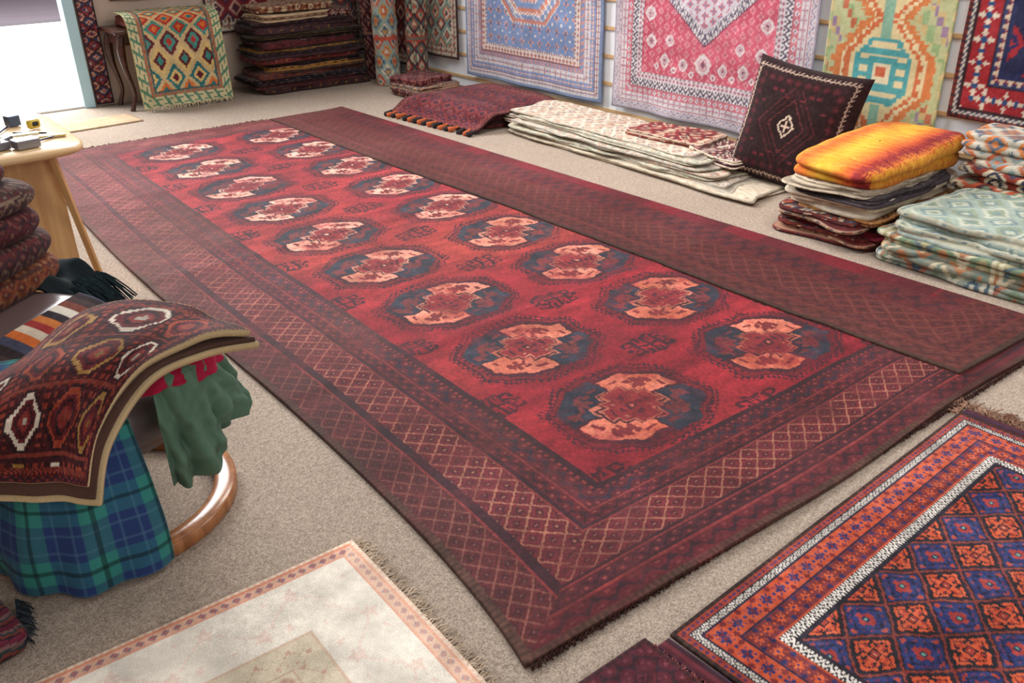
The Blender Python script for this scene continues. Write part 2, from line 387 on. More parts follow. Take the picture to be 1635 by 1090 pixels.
def back_pat(D,Y):
    bl=D/.58; bn=(Y-1.262)/.42; bf=(6.9-Y)/.31; bb=np.minimum(np.minimum(bl,bn),bf); il=(bl<=bn)&(bl<=bf); t=np.where(il,Y,D)
    c=np.zeros(D.shape+(3,)); c[:]=(86,25,32)
    g=vnoise(D,Y,.28,41); c+=((g-.5)*30)[...,None]*np.array([1,.2,.3])
    cyc=np.abs(frac((Y-1.868)/.563)-.5); m=(bb>=1)&(cyc<.2); c[m]=(106,24,34)
    def band(lo,hi,kind,per,cols):
        m=(bb>=lo)&(bb<hi)
        if m.any(): c[m]=idxcol(motif(kind,(bb[m]-lo)/(hi-lo),t[m]/per,12),cols)
    band(-1,.04,'plain',1,[(56,34,27)]); band(.04,.2,'scroll',.085,[(78,33,30),(64,27,27),(88,38,34)])
    band(.2,.22,'plain',1,[(94,38,34)]); band(.22,.34,'scroll',.07,[(78,31,30),(62,25,28),(86,35,33)])
    band(.34,.66,'lat',.09,[(80,31,30),(100,46,40),(64,26,28)]); band(.66,.68,'plain',1,[(92,36,34)])
    band(.68,1.0,'scroll',.1,[(82,28,31),(62,24,31),(92,33,34)])
    n=(vnoise(D,Y,.010,42)-.5)*18+(vnoise(D,Y,.5,43)-.5)*18
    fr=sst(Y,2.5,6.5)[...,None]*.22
    c=c*(1-fr)+np.array([110,54,52.])*fr  # same painted haze, paling the underside towards the far end
    return c+n[...,None]
Ps,Cs=skirt(np.stack([XX,YY,ZZ],-1),back_pat(DD,YY)); 
Ps[0]=Ps[1]; Ps[:,0,2]=np.maximum(Ps[:,1,2]-.008,.004); Ps[:,-1,2]=np.maximum(Ps[:,-2,2]-.008,.004); Ps[-1,:,2]=Ps[-2,:,2]-.008
fo=grid_obj('folded_edge',Ps,Cs,FLAT,parent=carpet)
fo["label"]="folded-over dull brown-red underside"

def strands(name,A,B,d,n,length,width,color,z=.006,parent=None,seed=0,jit=.5,droop=None,mat=FLAT):
    rs=np.random.RandomState(seed); A=np.array(A,float);B=np.array(B,float);d=np.array(d,float); d/=np.linalg.norm(d)
    side=(B-A)/np.linalg.norm(B-A)
    V=[];F=[];C=[]
    for i in range(n):
        s=(i+rs.rand())/n; p=A+(B-A)*s; L=length*(.6+.8*rs.rand()); ang=(rs.rand()-.5)*jit*2; ang2=ang+(rs.rand()-.5)*jit*2
        w=width*(.6+.8*rs.rand()); cc=np.array(color)+rs.randn()*12
        pts=[p]
        for kx in range(4):
            a=ang+(ang2-ang)*kx/3; dd=d*math.cos(a)+side*math.sin(a)
            np_=pts[-1]+dd*L/4
            if droop: np_[2]=p[2]-droop*((kx+1)/4)**1.5
            pts.append(np_)
        base=len(V)
        for kx,pp in enumerate(pts):
            ww=w*(1-.5*kx/4); zz=0 if droop else (z+.004*math.sin(kx*1.7+i))
            V.append(pp-side*ww/2+np.array([0,0,zz])); V.append(pp+np.array([0,0,zz+width*.7])); V.append(pp+side*ww/2+np.array([0,0,zz])); C+=[cc]*3
        for kx in range(4):
            a=base+kx*3; F+=[(a,a+1,a+4,a+3),(a+1,a+2,a+5,a+4)]
    me=bpy.data.meshes.new(name); me.from_pydata([tuple(v) for v in V],[],F); me.update()
    ca=me.color_attributes.new('Col','FLOAT_COLOR','POINT'); L4=np.ones((len(V),4),np.float32); L4[:,:3]=s2l(np.array(C)); ca.data.foreach_set('color',L4.reshape(-1))
    me.materials.append(mat); o=bpy.data.objects.new(name,me); o["kind"]="stuff"; return link(o,parent)
strands('fringe',(.93,6.93,0),(2.8,6.92,0),(0,1,0),500,.05,.006,(110,70,62),parent=carpet,seed=2)
strands('fringe',(.925,1.175,0),(3.6,1.17,0),(0,-1,0),900,.013,.006,(66,38,32),parent=carpet,seed=3)

# ------------------------------------------------------------ flat rugs on the floor
def floor_rug(name,origin,ang,W,L,du,dv,pat,label,mat=PILE,th=.009,seed=0,wave=.004):
    U,V=np.meshgrid(np.arange(0,W+du/2,du),np.arange(0,L+dv/2,dv),indexing='ij')
    C=pat(U,V); z=th+wave*vnoise(U,V,.3,seed+50)
    wob=.006*np.sin(V*3.1+seed); 
    Ux=U+wob; ca,sa=math.cos(ang),math.sin(ang)
    X=origin[0]+ca*Ux-sa*V; Y=origin[1]+sa*Ux+ca*V
    P,C=skirt(np.stack([X,Y,z],-1),C); o=grid_obj(name,P,C,mat); meta(o,label,'rug'); return o
def hexfield(u,v,w,l):
    u=u+(vnoise(u,v,.05,91)-.5)*.009; v=v+(vnoise(u,v,.05,92)-.5)*.009
    q=.0040; u=(np.floor(u/q)+.5)*q; v=(np.floor(v/q)+.5)*q
    px,py=.172,.142
    A=u/px+v/py; B=u/px-v/py
    x=frac(A)-.5; y=frac(B)-.5
    row=(np.floor(A)-np.floor(B)).astype(int)%2
    X_=(x+y); Y_=(x-y)          # -1..1 along the diamond's axes
    ax=np.abs(X_); ay=np.abs(Y_)
    blk=np.array([24,17,25.]); blu=np.array([35,42,90.]); org=np.array([178,72,41.]); rst=np.array([136,42,34.])
    out=np.zeros(u.shape+(3,)); out[:]=blk
    d=np.maximum(np.abs(x),np.abs(y))*2   # 0..1 diamond metric
    b_=row==1; o_=~b_
    out[b_]=blu
    paint(out,(d>.86),(32,22,32)); paint(out,(d>.945),(118,46,40))
    # angular stepped star on black
    m=o_&(d>.60)&(d<.74)&(np.abs(ax-ay)>.10); paint(out,m,org)
    m=o_&(d<.54)&(((ax<.10)|(ay<.12))|(np.abs(ax-ay)<.09)); paint(out,m,org)
    m=o_&(d<.54)&(d>.36)&(np.abs(np.abs(ax-ay)-.26)<.07); paint(out,m,rst)
    m=o_&(ax<.16)&(ay<.18); paint(out,m,blk); m=o_&(ax<.11)&(ay<.12); paint(out,m,rst); m=o_&(ax<.045)&(ay<.05); paint(out,m,(190,140,104))
    # blue diamonds with small angular motif
    m=b_&(((ax<.30)&(ay<.10))|((ax<.09)&(ay<.34))|((ax<.19)&(ay<.21))); paint(out,m,(140,46,42)); m=b_&(ax<.10)&(ay<.11); paint(out,m,(28,32,70)); paint(out,b_&(ax<.045)&(ay<.05),(96,138,120))
    m=b_&(d>.52)&(d<.60)&(np.abs(ax-ay)>.12); paint(out,m,(20,18,38))
    m=b_&(d>.64)&(d<.78)&(np.abs(ax-ay)>.52); paint(out,m,(148,56,42))
    m=b_&(d>.66)&(d<.74)&(np.abs(ax-ay)<.30)&(np.floor((ax-ay)/.08)%2==0); paint(out,m,(116,40,48))
    return out
or_b=[(.012,'bar',.02,[(58,34,28),(40,24,22)]),(.016,'dia',.018,[(146,56,38),(48,44,90),(110,32,38)]),(.005,'plain',1,[(34,26,40)]),(.018,'zline',.017,[(34,26,34),(184,176,168)]),(.006,'plain',1,[(34,26,48)]),
      (.058,'floret',.060,[(176,72,42),(48,42,88),(112,34,36)]),(.007,'plain',1,[(44,28,54)]),
      (.052,'floret',.054,[(112,42,46),(186,80,42),(38,36,80)]),(.007,'plain',1,[(172,72,44)]),(.028,'zline',.020,[(32,26,32),(204,196,188)]),(.012,'plain',1,[(30,24,36)])]
orp=rugpat(1.50,1.15,or_b,hexfield,jit=18,seed=60)
ORo=(1.245+.07,1.045-1.15); ang=math.radians(3.4)
orug=floor_rug('rug',ORo,ang,1.50,1.15,.0031,.0031,orp,'orange, navy and black tribal rug with white zigzag borders',seed=3)
def loc2(o,a,u,v): return (o[0]+math.cos(a)*u-math.sin(a)*v,o[1]+math.sin(a)*u+math.cos(a)*v,0)
kp=stripes([(70,26,34),(92,34,44),(52,26,34),(60,36,60)],.012,axis=0,seed=5)
def endstrip(name,o,a,u0,u1,L,parent,pat,lab):
    U,V=np.meshgrid(np.arange(u0,u1+.001,.006),np.arange(0,L,.006),indexing='ij')
    X=o[0]+math.cos(a)*U-math.sin(a)*V; Y=o[1]+math.sin(a)*U+math.cos(a)*V
    P,C=skirt(np.stack([X,Y,.006+.004*vnoise(U,V,.1,4)],-1),pat(U,V)); e=grid_obj(name,P,C,FLAT,parent=parent); e["label"]=lab; return e
endstrip('kilim_end',ORo,ang,1.508,1.555,1.15,orug,kp,'striped dark red flatwoven end')
endstrip('kilim_end',ORo,ang,-.05,-.008,1.15,orug,kp,'striped dark red flatwoven end')
strands('fringe',loc2(ORo,ang,1.55,0),loc2(ORo,ang,1.55,1.15),(math.cos(ang),math.sin(ang),0),330,.07,.005,(150,112,92),parent=orug,seed=6,jit=.8)
strands('fringe',loc2(ORo,ang,1.50,1.150),loc2(ORo,ang,1.60,1.16),(.1,1,0),40,.05,.005,(160,124,104),parent=orug,seed=16,jit=1.2)
strands('fringe',loc2(ORo,ang,-.05,0),loc2(ORo,ang,-.05,1.15),(-math.cos(ang),-math.sin(ang),0),260,.035,.005,(130,70,70),parent=orug,seed=7,jit=.8)
def creamfield(u,v,w,l):
    c=np.zeros(u.shape+(3,)); c[:]=(216,204,182)
    x=frac(u/.13)-.5; y=frac(v/.15+.5*(np.floor(u/.13)%2))-.5; r=np.hypot(x,y); th=np.arctan2(y,x)
    paint(c,np.abs(r-.36-.05*np.cos(6*th))<.022,(198,180,154)); paint(c,(r<.20+.06*np.cos(5*th)),(208,176,160)); paint(c,(np.abs(r-.13)<.02),(192,146,132)); paint(c,r<.05,(216,202,182))
    paint(c,(np.abs(y-.3*np.sin(x*6.28))<.018)&(r>.25),(200,184,158)); paint(c,(np.abs(x-.3*np.sin(y*6.28))<.018)&(r>.28),(202,170,150))
    return c
cr_b=[(.012,'bar',.02,[(216,194,174),(206,170,148)]),(.006,'plain',1,[(206,130,102)]),(.026,'dia',.030,[(210,166,142),(136,108,124),(184,102,78)]),(.008,'plain',1,[(214,156,132)]),
      (.19,'vine',.22,[(226,217,204),(224,205,192),(222,199,186)]),(.007,'plain',1,[(204,178,156)]),(.010,'plain',1,[(210,196,172)]),(.07,'vine',.08,[(212,198,175),(194,164,142),(200,162,144)]),
      (.007,'plain',1,[(194,162,142)]),(.03,'dia',.035,[(214,200,176),(200,166,148),(188,146,132)])]
crp_=rugpat(1.5,2.2,cr_b,creamfield,jit=9,seed=70)
def crp(u,v):
    c=crp_(u,v); e=((1.5-u)<.05)&((1.5-u)<(2.2-v)); f=.45
    c[e]=c[e]*(1-f)+np.array([224,200,180.])*f
    return c
CRo=(-.68,1.855-2.2); ca_=math.radians(-.8)
crug=floor_rug('rug',(CRo[0]-.03,CRo[1]+.0),ca_,1.5,2.2,.0042,.004,crp,'cream and salmon floral rug with knotted white fringe',seed=9)
strands('fringe',loc2((CRo[0]-.03,CRo[1]),ca_,1.5,0),loc2((CRo[0]-.03,CRo[1]),ca_,1.5,2.2),(1,0,0),620,.036,.004,(206,188,168),parent=crug,seed=10,jit=.5)
mp_=rugpat(.75,.9,[(.012,'bar',.02,[(50,20,28),(70,26,34)]),(.05,'scroll',.05,[(80,22,36),(50,20,34),(110,50,60)])],lambda u,v,w,l:f_diam((76,22,36),[(60,20,34),(96,36,48)],.05,.04,.005)(u,v,w,l),jit=14,seed=80)
mrug=floor_rug('rug',(1.195-.75,1.065-.9),math.radians(.5),.75,.9,.005,.005,mp_,'small dark maroon tribal mat with striped edge',seed=12)
cm=floor_rug('door_mat',(1.42,7.58),math.radians(3),.62,.36,.02,.02,solidpat((180,154,124)),'tan woven doormat by the entrance',mat=FLAT,seed=14)

# ------------------------------------------------------------ folded textiles
def slab(name,cx,cy,z0,hx,hy,h,rot,pat,label,lips=3,seed=0,tilt=0,dome=.0,na=150,nt=14,edge=None,mat=FLAT,cat='folded rug',group=None,sharp=12,bulge=.007,ns=None,tilty=0,parent=None,rag=.012,lump=1.0):
    rs=np.random.RandomState(seed+5)
    per=4*(hx+hy); s=np.linspace(0,per,na); 
    x=np.where(s<2*hx,-hx+s,np.where(s<2*hx+2*hy,hx,np.where(s<4*hx+2*hy,hx-(s-2*hx-2*hy),-hx)))
    y=np.where(s<2*hx,-hy,np.where(s<2*hx+2*hy,-hy+(s-2*hx),np.where(s<4*hx+2*hy,hy,hy-(s-4*hx-2*hy))))
    th=np.arctan2(y,x); r=(np.abs(np.cos(th)/hx)**sharp+np.abs(np.sin(th)/hy)**sharp)**(-1/sharp)
    ex=r*np.cos(th); ey=r*np.sin(th)
    ns=ns or max(lips*6,8)
    R=[];Z=[];D=[];K=[]
    R.append(.02);Z.append(0);D.append(h+.02);K.append(0)
    for i in range(ns+1):
        zn=i/ns; bl=bulge*(abs(math.sin(math.pi*lips*zn))**.5)
        R.append(None);Z.append(zn*h);D.append(h*(1-zn));K.append(bl)
    for rr_ in [.996,.985]+list(.96*(1-np.arange(0,nt)/(nt-1)*.985)):
        R.append(rr_);Z.append(h);D.append(0);K.append(0)
    nr=len(R); P=np.zeros((nr,na,3)); U=np.zeros((nr,na)); V=np.zeros((nr,na)); LZ=np.zeros((nr,na)); side=np.zeros((nr,na),bool)
    sx=np.abs(ex)/hx>np.abs(ey)/hy
    off=(rs.rand(max(lips,1)+1)-.5)*.022
    ph=rs.rand()*50
    ragp=lambda k:(vnoise(ex+ph+k*3.3,ey+ph,.22,5)-.5)*2*rag
    mh=min(hx,hy)
    for i in range(nr):
        k=min(int(Z[i]/h*lips-1e-6),lips)
        f=(-bulge+K[i]+ragp(k))
        rr=1+(f+off[k])/mh*.9
        if R[i] is None:
            px=ex*rr; py=ey*rr; side[i]=True
        else:
            px=ex*R[i]*rr; py=ey*R[i]*rr
        z=Z[i]+np.zeros(na)
        if Z[i]>=h-1e-6:
            q=R[i] if R[i] is not None else 1; z=z+dome*(1-q**3)
        P[i,:,0]=px;P[i,:,1]=py;P[i,:,2]=z
        U[i]=np.where(sx,px+np.sign(px)*D[i],px); V[i]=np.where(sx,py,py+np.sign(py)*D[i]); LZ[i]=Z[i]/h
    nzs=(vnoise(P[...,0]+seed,P[...,1],.18,seed%7)-.5)*.014+(vnoise(P[...,0]+seed,P[...,1],.07,3)-.5)*.007+(vnoise(P[...,0]+seed,P[...,1],.5,2)-.5)*.014
    nzs*=lump; nzs-=nzs.min()
    P[...,2]+=nzs*np.clip(LZ,.15,1)+tilt*(P[...,0]+hx)*1.0*np.clip(LZ,.0,1)+tilty*(P[...,1])*np.clip(LZ,0,1)
    C=pat(U,V)
    if edge is not None:
        ed=np.asarray(edge,float); k=np.clip((LZ*lips).astype(int),0,lips-1)%len(ed)
        fl=frac(LZ*lips)
        pc=(frac(s/.09+k*.3)>.5)&(fl>.35)&(fl<.8)
        Ce=ed[k]+((vnoise(np.broadcast_to(s,LZ.shape),LZ,.02,9)-.5)*24)[...,None]
        C=np.where(side[...,None]&(~pc)[...,None],Ce,C)
    ca,sa=math.cos(rot),math.sin(rot)
    X=cx+ca*P[...,0]-sa*P[...,1]; Y=cy+sa*P[...,0]+ca*P[...,1]
    o=grid_obj(name,np.stack([X,Y,P[...,2]+z0],-1),C,mat,parent=parent)
    if not parent: meta(o,label,cat,group)
    return o
rd=random.Random(7)
pale_cols=[((206,192,170),[(196,172,150),(176,160,142),(214,202,184)]),((196,176,158),[(170,112,94),(136,140,124),(210,196,178)]),
 ((190,184,166),[(136,146,126),(180,142,112),(206,198,182)]),((204,192,176),[(176,134,114),(128,118,116),(196,180,156)]),
 ((192,184,170),[(142,152,140),(172,110,92),(202,190,168)]),((202,188,174),[(168,98,84),(120,100,96),(150,158,134)])]
z=0.002
specA=[(4.29,4.18,.29,1.15,.022,0),(4.32,4.30,.275,1.06,.018,3),(4.30,4.36,.285,.98,.020,2),(4.33,4.43,.26,1.0,.018,1),(4.30,4.36,.275,.92,.018,4),(4.34,4.46,.255,.97,.018,5),(4.32,4.40,.262,.91,.016,2),(4.35,4.48,.245,.94,.016,3)]
for i,(cx,cy,hx,hy,h,c) in enumerate(specA):
    g,cs=pale_cols[c]
    slab('folded_rug',cx,cy,z,hx,hy,h,rd.uniform(-.03,.03),kil(g,cs,.09,.07,.008,seed=i,fade=.15),'pale faded flatweave folded long beside the wall',lips=2,seed=i,na=520,nt=34,edge=[tuple(np.array(g)*.98),tuple(np.array(g)*.82)],group='pale flatweaves stacked along the wall',sharp=24,bulge=.004,ns=10,rag=.026,lump=.7)
    z+=h-.001
ztopA=z+.010
for i in range(2):
    slab('folded_rug',4.28,5.93,.002+.05*i,.33,.46,.05,.03*i,kil((80,26,30),[(50,22,28),(110,44,40),(60,30,50)],.12,.1,seed=3),'dark red carpet folded beneath a tasselled rug',lips=2,seed=20+i,edge=[(90,40,38),(50,26,26)],group='dark red folded pile')
def cr_spline(Pc,n):
    Pc=np.asarray(Pc,float); k=len(Pc); t=np.linspace(0,k-1,n); i=np.clip(np.floor(t).astype(int),0,k-2); f=(t-i).reshape((-1,)+(1,)*(Pc.ndim-1))
    g=lambda j:Pc[np.clip(j,0,k-1)]
    p0,p1,p2,p3=g(i-1),g(i),g(i+1),g(i+2)
    return .5*((2*p1)+(-p0+p2)*f+(2*p0-5*p1+4*p2-p3)*f**2+(-p0+3*p1-3*p2+p3)*f**3)
def surf(ctrl,nu,nv):
    c=cr_spline(ctrl,nu); c=np.swapaxes(c,0,1); c=cr_spline(c,nv); return np.swapaxes(c,0,1)
ctrl=[]
for y,dx in ((6.46,-.06),(6.2,-.03),(5.9,0),(5.6,.03),(5.40,.05)):
    e=.0 if 5.45<y<6.4 else -.03
    ctrl.append([(3.74+dx,y,.022),(3.80+dx,y,.05),(3.92+dx,y,.145+e),(4.1,y,.150+e),(4.35,y,.155+e),(4.62,y,.16+e)])
S=surf(np.array(ctrl),170,150); S[...,2]+=.012*vnoise(S[...,0],S[...,1],.14,4)
U,V=np.meshgrid(np.linspace(0,1.06,170),np.linspace(0,.95,150),indexing='ij')
tp=rugpat(1.06,.95,[(.02,'plain',1,[(60,26,26)]),(.04,'dia',.05,[(96,30,34),(60,24,34),(150,90,70)]),(.03,'zig',.04,[(104,34,38),(56,26,34),(140,90,74)])],f_diam((100,36,40),[(70,30,36),(116,52,50),(62,34,50)],.1,.09,.01),jit=14,seed=90)
tr=grid_obj('tasselled_rug',S,tp(U,V),WOOL,solid=.012); meta(tr,'maroon rug with orange tassels draped over a low pile','rug')
def lathe(prof,seg=14):
    a=np.linspace(0,2*math.pi,seg+1); P=np.zeros((len(prof),seg+1,3))
    for i,(r,z) in enumerate(prof): P[i,:,0]=r*np.cos(a);P[i,:,1]=r*np.sin(a);P[i,:,2]=z
    return P[:,::-1]
TO=plain('orange_yarn',(180,88,46),.95,noise=.3,nscale=200); TB=plain('black_yarn',(36,26,28),.95,noise=.3,nscale=200)
tprof=[(.003,.0),(.008,-.004),(.012,-.014),(.008,-.022),(.012,-.03),(.02,-.06),(.024,-.085),(.001,-.088)]
for i in range(17):
    y=5.41+i*.065; t_=(y-5.4)/1.06
    o=grid_obj('tassel',lathe(tprof,10),None,TO if i%2 else TB,parent=tr)
    o.location=(3.755+.05-.11*t_,y,.034); o.rotation_euler=(rd.uniform(-.3,.3),math.radians(rd.uniform(70,82)),rd.uniform(-.3,.3))
slab('saddle_bag',4.42,3.98,ztopA-.004,.17,.30,.030,.1,kil((126,38,42),[(196,170,146),(60,28,40),(150,64,56)],.09,.07,.008),'small red woven saddle bag lying on pale flatweaves',lips=2,seed=31,mat=WOOL,cat='saddle bag',edge=[(120,60,50),(190,170,150)],na=240)
slab('saddle_bag',4.40,3.52,ztopA-.045,.19,.20,.045,-.05,kil((76,44,46),[(206,192,176),(60,30,40),(140,60,56)],.05,.045,.006),'dark woven bag with white diamonds folded on pale flatweaves',lips=3,seed=32,mat=WOOL,cat='saddle bag',edge=[(206,190,170),(60,30,34)],tilty=.06,na=240)
def cushion(name,W,th,pat,M,label,n=120):
    u=np.linspace(-1,1,n); Ug,Vg=np.meshgrid(u,u,indexing='ij')
    pin=1-.07*(1-np.abs(Vg)**2); pin2=1-.07*(1-np.abs(Ug)**2)
    prof=(np.clip(1-np.abs(Ug)**3.2,0,1)*np.clip(1-np.abs(Vg)**3.2,0,1))**.55
    wr=1+.14*(vnoise(Ug,Vg,.3,3)-.5)
    C=pat((Ug+1)*W/2,(Vg+1)*W/2)
    A=np.stack([Ug*W/2*pin,Vg*W/2*pin2,prof*th/2*wr],-1); Bk=A.copy(); Bk[...,2]*=-1
    e=empty(name); e.matrix_world=M; meta(e,label,'cushion')
    grid_obj('cushion_front',A,C,WOOL,parent=e); 
    grid_obj('cushion_back',Bk[::-1],C*0+np.array([60,34,32.]),WOOL,parent=e)
    return e
def cushpat(u,v):
    W=.70; q=.007; uq=(np.floor(u/q)+.5)*q; vq=(np.floor(v/q)+.5)*q
    c=np.zeros(u.shape+(3,)); c[:]=(42,23,25)
    d=np.minimum(np.minimum(uq,W-uq),np.minimum(vq,W-vq)); al=np.where(np.minimum(uq,W-uq)<np.minimum(vq,W-vq),vq,uq)
    m=(d>.022)&(d<.046); c[m]=idxcol(motif('hook',(d[m]-.022)/.024,al[m]/.028,8),[(42,23,25),(180,154,138)])
    m=(d>.06)&(d<.12); c[m]=idxcol(motif('dia',(d[m]-.06)/.06,al[m]/.06,8),[(42,23,25),(70,28,34),(84,36,40)])
    x=np.abs(uq-W/2); y=np.abs(vq-W/2); dd=x*1.1+y*.8
    for r,w,cc in ((.21,.006,(80,34,38)),(.17,.006,(66,28,32)),(.13,.006,(90,40,42))): paint(c,(np.abs(dd-r)<w)&(d>.12),cc)
    m=(x*1+y*.8<.060)&(x*1+y*.8>.046); paint(c,m,(206,184,164)); paint(c,(x<.008)&(y<.035),(206,180,160)); paint(c,(x<.028)&(y<.006),(206,180,160))
    for (a,b) in ((.15,.20),(.2,.12),(.1,.2),(.05,.17)): paint(c,(np.abs(x-a)<.014)&(np.abs(y-b)<.008),(96,36,42)); 
    return c+((vnoise(u,v,.012,3)-.5)*16)[...,None]
lean=math.radians(15)
ax_=Vector((0.12,-1,-.10)).normalized(); nz=Vector((-math.cos(lean),-.12,math.sin(lean))).normalized(); ay_=nz.cross(ax_).normalized(); nz=ax_.cross(ay_).normalized()
M=Matrix.Translation((4.46,3.11,.355))@Matrix(((ax_.x,ay_.x,nz.x),(ax_.y,ay_.y,nz.y),(ax_.z,ay_.z,nz.z))).to_4x4()
cushion('floor_cushion',.71,.25,cushpat,M,'large dark brown knotted cushion leaning against the wall')

def ikat(u,v):
    w=vnoise(u*18,v*.6,.06,33)*.07+vnoise(u*50,v,.05,34)*.05+vnoise(u*90,v,.05,36)*.03
    s=frac((v+w+.12)/.52)
    ks=np.array([0,.07,.12,.22,.34,.48,.60,.72,.86,.95,1.0])
    cs=np.array([(120,36,42),(140,42,42),(190,76,44),(204,116,46),(212,160,56),(214,172,58),(208,132,48),(196,92,44),(212,160,54),(196,92,44),(120,36,42)],float)
    c=np.stack([np.interp(s,ks,cs[:,i]) for i in range(3)],-1)
    return c+((vnoise(u,v,.02,3)-.5)*12+(vnoise(u*6,v,.05,4)-.5)*18)[...,None]
E=[((84,34,34),[(40,40,60),(176,150,120),(140,60,44)],.045,.40,.27,[(100,38,36),(150,110,90)],2),
   ((104,28,38),[(80,20,34),(60,30,40)],.03,.38,.25,[(116,32,44)],1),
   ((70,40,40),[(184,168,144),(150,66,46),(50,60,80)],.05,.40,.25,[(80,30,30),(160,130,110)],2),
   ((166,118,66),[(110,60,40),(190,160,120)],.022,.37,.24,[(156,106,60)],1),
   ((210,196,172),[(204,190,166),(214,200,180)],.075,.42,.265,[(216,204,184),(190,174,152)],2),
   ((66,56,60),[(96,88,90),(40,36,40)],.036,.37,.24,[(60,52,56)],2),
   ((186,172,150),[(150,136,120),(120,106,96)],.034,.39,.245,[(190,176,154),(150,136,118)],2)]
z=.002
Elab=['dark multicoloured kilim folded at the pile base','crimson rug folded in a pile','dark kilim with cream and rust motifs, folded','ochre flatweave folded in a pile','thick cream blanket folded in a pile','charcoal grey flatweave folded in a pile','beige grey flatweave folded in a pile']
for i,(g,cs,h,hx,hy,ed,lp) in enumerate(E):
    slab('folded_rug',4.21+.04*math.sin(i*2),2.435+.025*math.cos(i*3),z,hx,hy,h,rd.uniform(-.10,.10),kil(g,cs,.1,.08,.01,seed=i),Elab[i],lips=lp+1,seed=40+i,edge=ed,na=300,tilt=.018*(i>1),bulge=.012 if i==4 else .008,group='rugs folded beneath the yellow ikat',rag=.028,sharp=8,lump=1.3)
    z+=h-.001
slab('folded_blanket',4.23,2.44,z+.004,.41,.25,.085,-.04,ikat,'yellow and orange ikat blanket folded on top of a pile',lips=2,seed=50,na=360,nt=60,tilt=.085,bulge=.022,mat=CLOTH,cat='folded blanket',sharp=6,rag=.022,lump=1.2,dome=.016,ns=18)
F=[((140,150,140),[(190,186,170),(116,134,110),(166,104,84),(74,92,108)]),((126,126,112),[(190,176,148),(104,122,112),(164,110,76)]),
   ((116,134,108),[(192,184,158),(164,110,76),(90,106,114),(160,150,114)]),((146,160,154),[(188,188,172),(120,130,112),(96,112,120)]),((152,166,156),[(186,190,174),(138,150,128),(118,138,138)])]
z=.002
for i,(g,cs) in enumerate(F):
    slab('folded_rug',4.13,1.70-.02*i,z,.345-.014*i+.02*(i%2),.46-.01*i+.02*((i+1)%2),.046,rd.uniform(-.07,.07),kil(g,cs,.16,.12,.009,seed=i,fade=.08),'soft green and beige kilim folded in a low pile',lips=2,seed=60+i,na=520,nt=50,edge=[tuple(np.array(g)*1.0),(166,164,146),tuple(np.array(g)*.8)] if i>2 else None,bulge=.008,group='pale green kilims in a low pile',rag=.034,sharp=12,lump=1.3)
    z+=.047
G=[((176,156,128),[(170,76,50),(100,120,136),(204,192,172)]),((84,102,120),[(186,176,152),(164,84,56)]),((176,82,56),[(200,182,154),(84,56,56),(112,130,112)]),((136,56,44),[(200,186,162),(60,60,78)]),((196,188,172),[(184,100,66),(136,154,156)]),((190,184,170),[(194,120,68),(84,102,120)])]
z=.002
for i,(g,cs) in enumerate(G):
    slab('folded_rug',4.63,1.68+.02*math.sin(i*4),z,.145,.45,.078,rd.uniform(-.02,.02),kil(g,cs,.13,.11,.009,seed=i),'rust, white and blue kilim folded against the wall',lips=2,seed=70+i,na=360,bulge=.011,group='kilims stacked against the wall',rag=.016)
    z+=.084
DK=[(46,30,30),(62,28,30),(40,36,44),(84,46,36),(54,40,34),(38,32,34),(90,38,34),(52,32,36),(44,40,36),(74,32,34),(46,32,32),(62,52,36),(54,36,40),(44,28,32)]
z=.002
for i in range(14):
    c=DK[i]; h=.044; a=[(140,100,48),(110,40,38),(150,112,92),(70,62,84)][i%4]
    slab('folded_rug',3.74+rd.uniform(-.06,.06),8.14+rd.uniform(-.02,.02),z,.54+rd.uniform(-.08,.02),.25,h,rd.uniform(-.05,.05),kil(c,[a,(40,30,36),(90,44,42)],.08,.06,.012,seed=i,fade=.3),'dark wool rug folded in a tall pile',lips=1+i%3,seed=80+i,edge=[tuple(np.array(c)*1.1),a if i%4==0 else tuple(np.array(c)*.7),tuple(np.array(c)*.9)],bulge=.009,na=220,group='dark rugs in a tall pile',rag=.030,lump=1.3)
    z+=h-.001
slab('folded_blanket',3.62,8.12,z+.012,.34,.22,.055,.08,solidpat((176,150,118)),'cream brown blanket folded on a tall dark pile',lips=3,seed=95,cat='folded blanket',edge=[(186,160,128),(110,84,66)],rag=.02)
slab('folded_rug',4.08,8.15,z+.014,.14,.2,.05,-.1,kil((90,36,38),[(170,140,116),(50,40,60)],.07,.06,.01),'small dark red patterned rug folded on a pile',lips=2,seed=96)
slab('folded_rug',3.66,8.16,z+.085,.38,.2,.045,.0,kil((130,80,58),[(90,40,40),(180,160,126)],.1,.06,.01),'brown patterned flatweave folded on a tall pile',lips=2,seed=97)
DW=woodmat('dark_mahogany',(48,24,18),(76,40,28),rough=.3)
tb=empty('side_table',(2.5,8.22,0)); meta(tb,'dark mahogany side table with curved legs beneath a kilim','table')
def part(o,e):
    o.parent=e; o.matrix_parent_inverse=Matrix.Translation(-Vector(e.location)); return o
part(box('table_top',(.92,.46,.035),(2.52,8.24,.64),bevel=.01,mat=DW),tb)
part(box('apron',(.84,.38,.09),(2.52,8.24,.578),bevel=.006,mat=DW),tb)
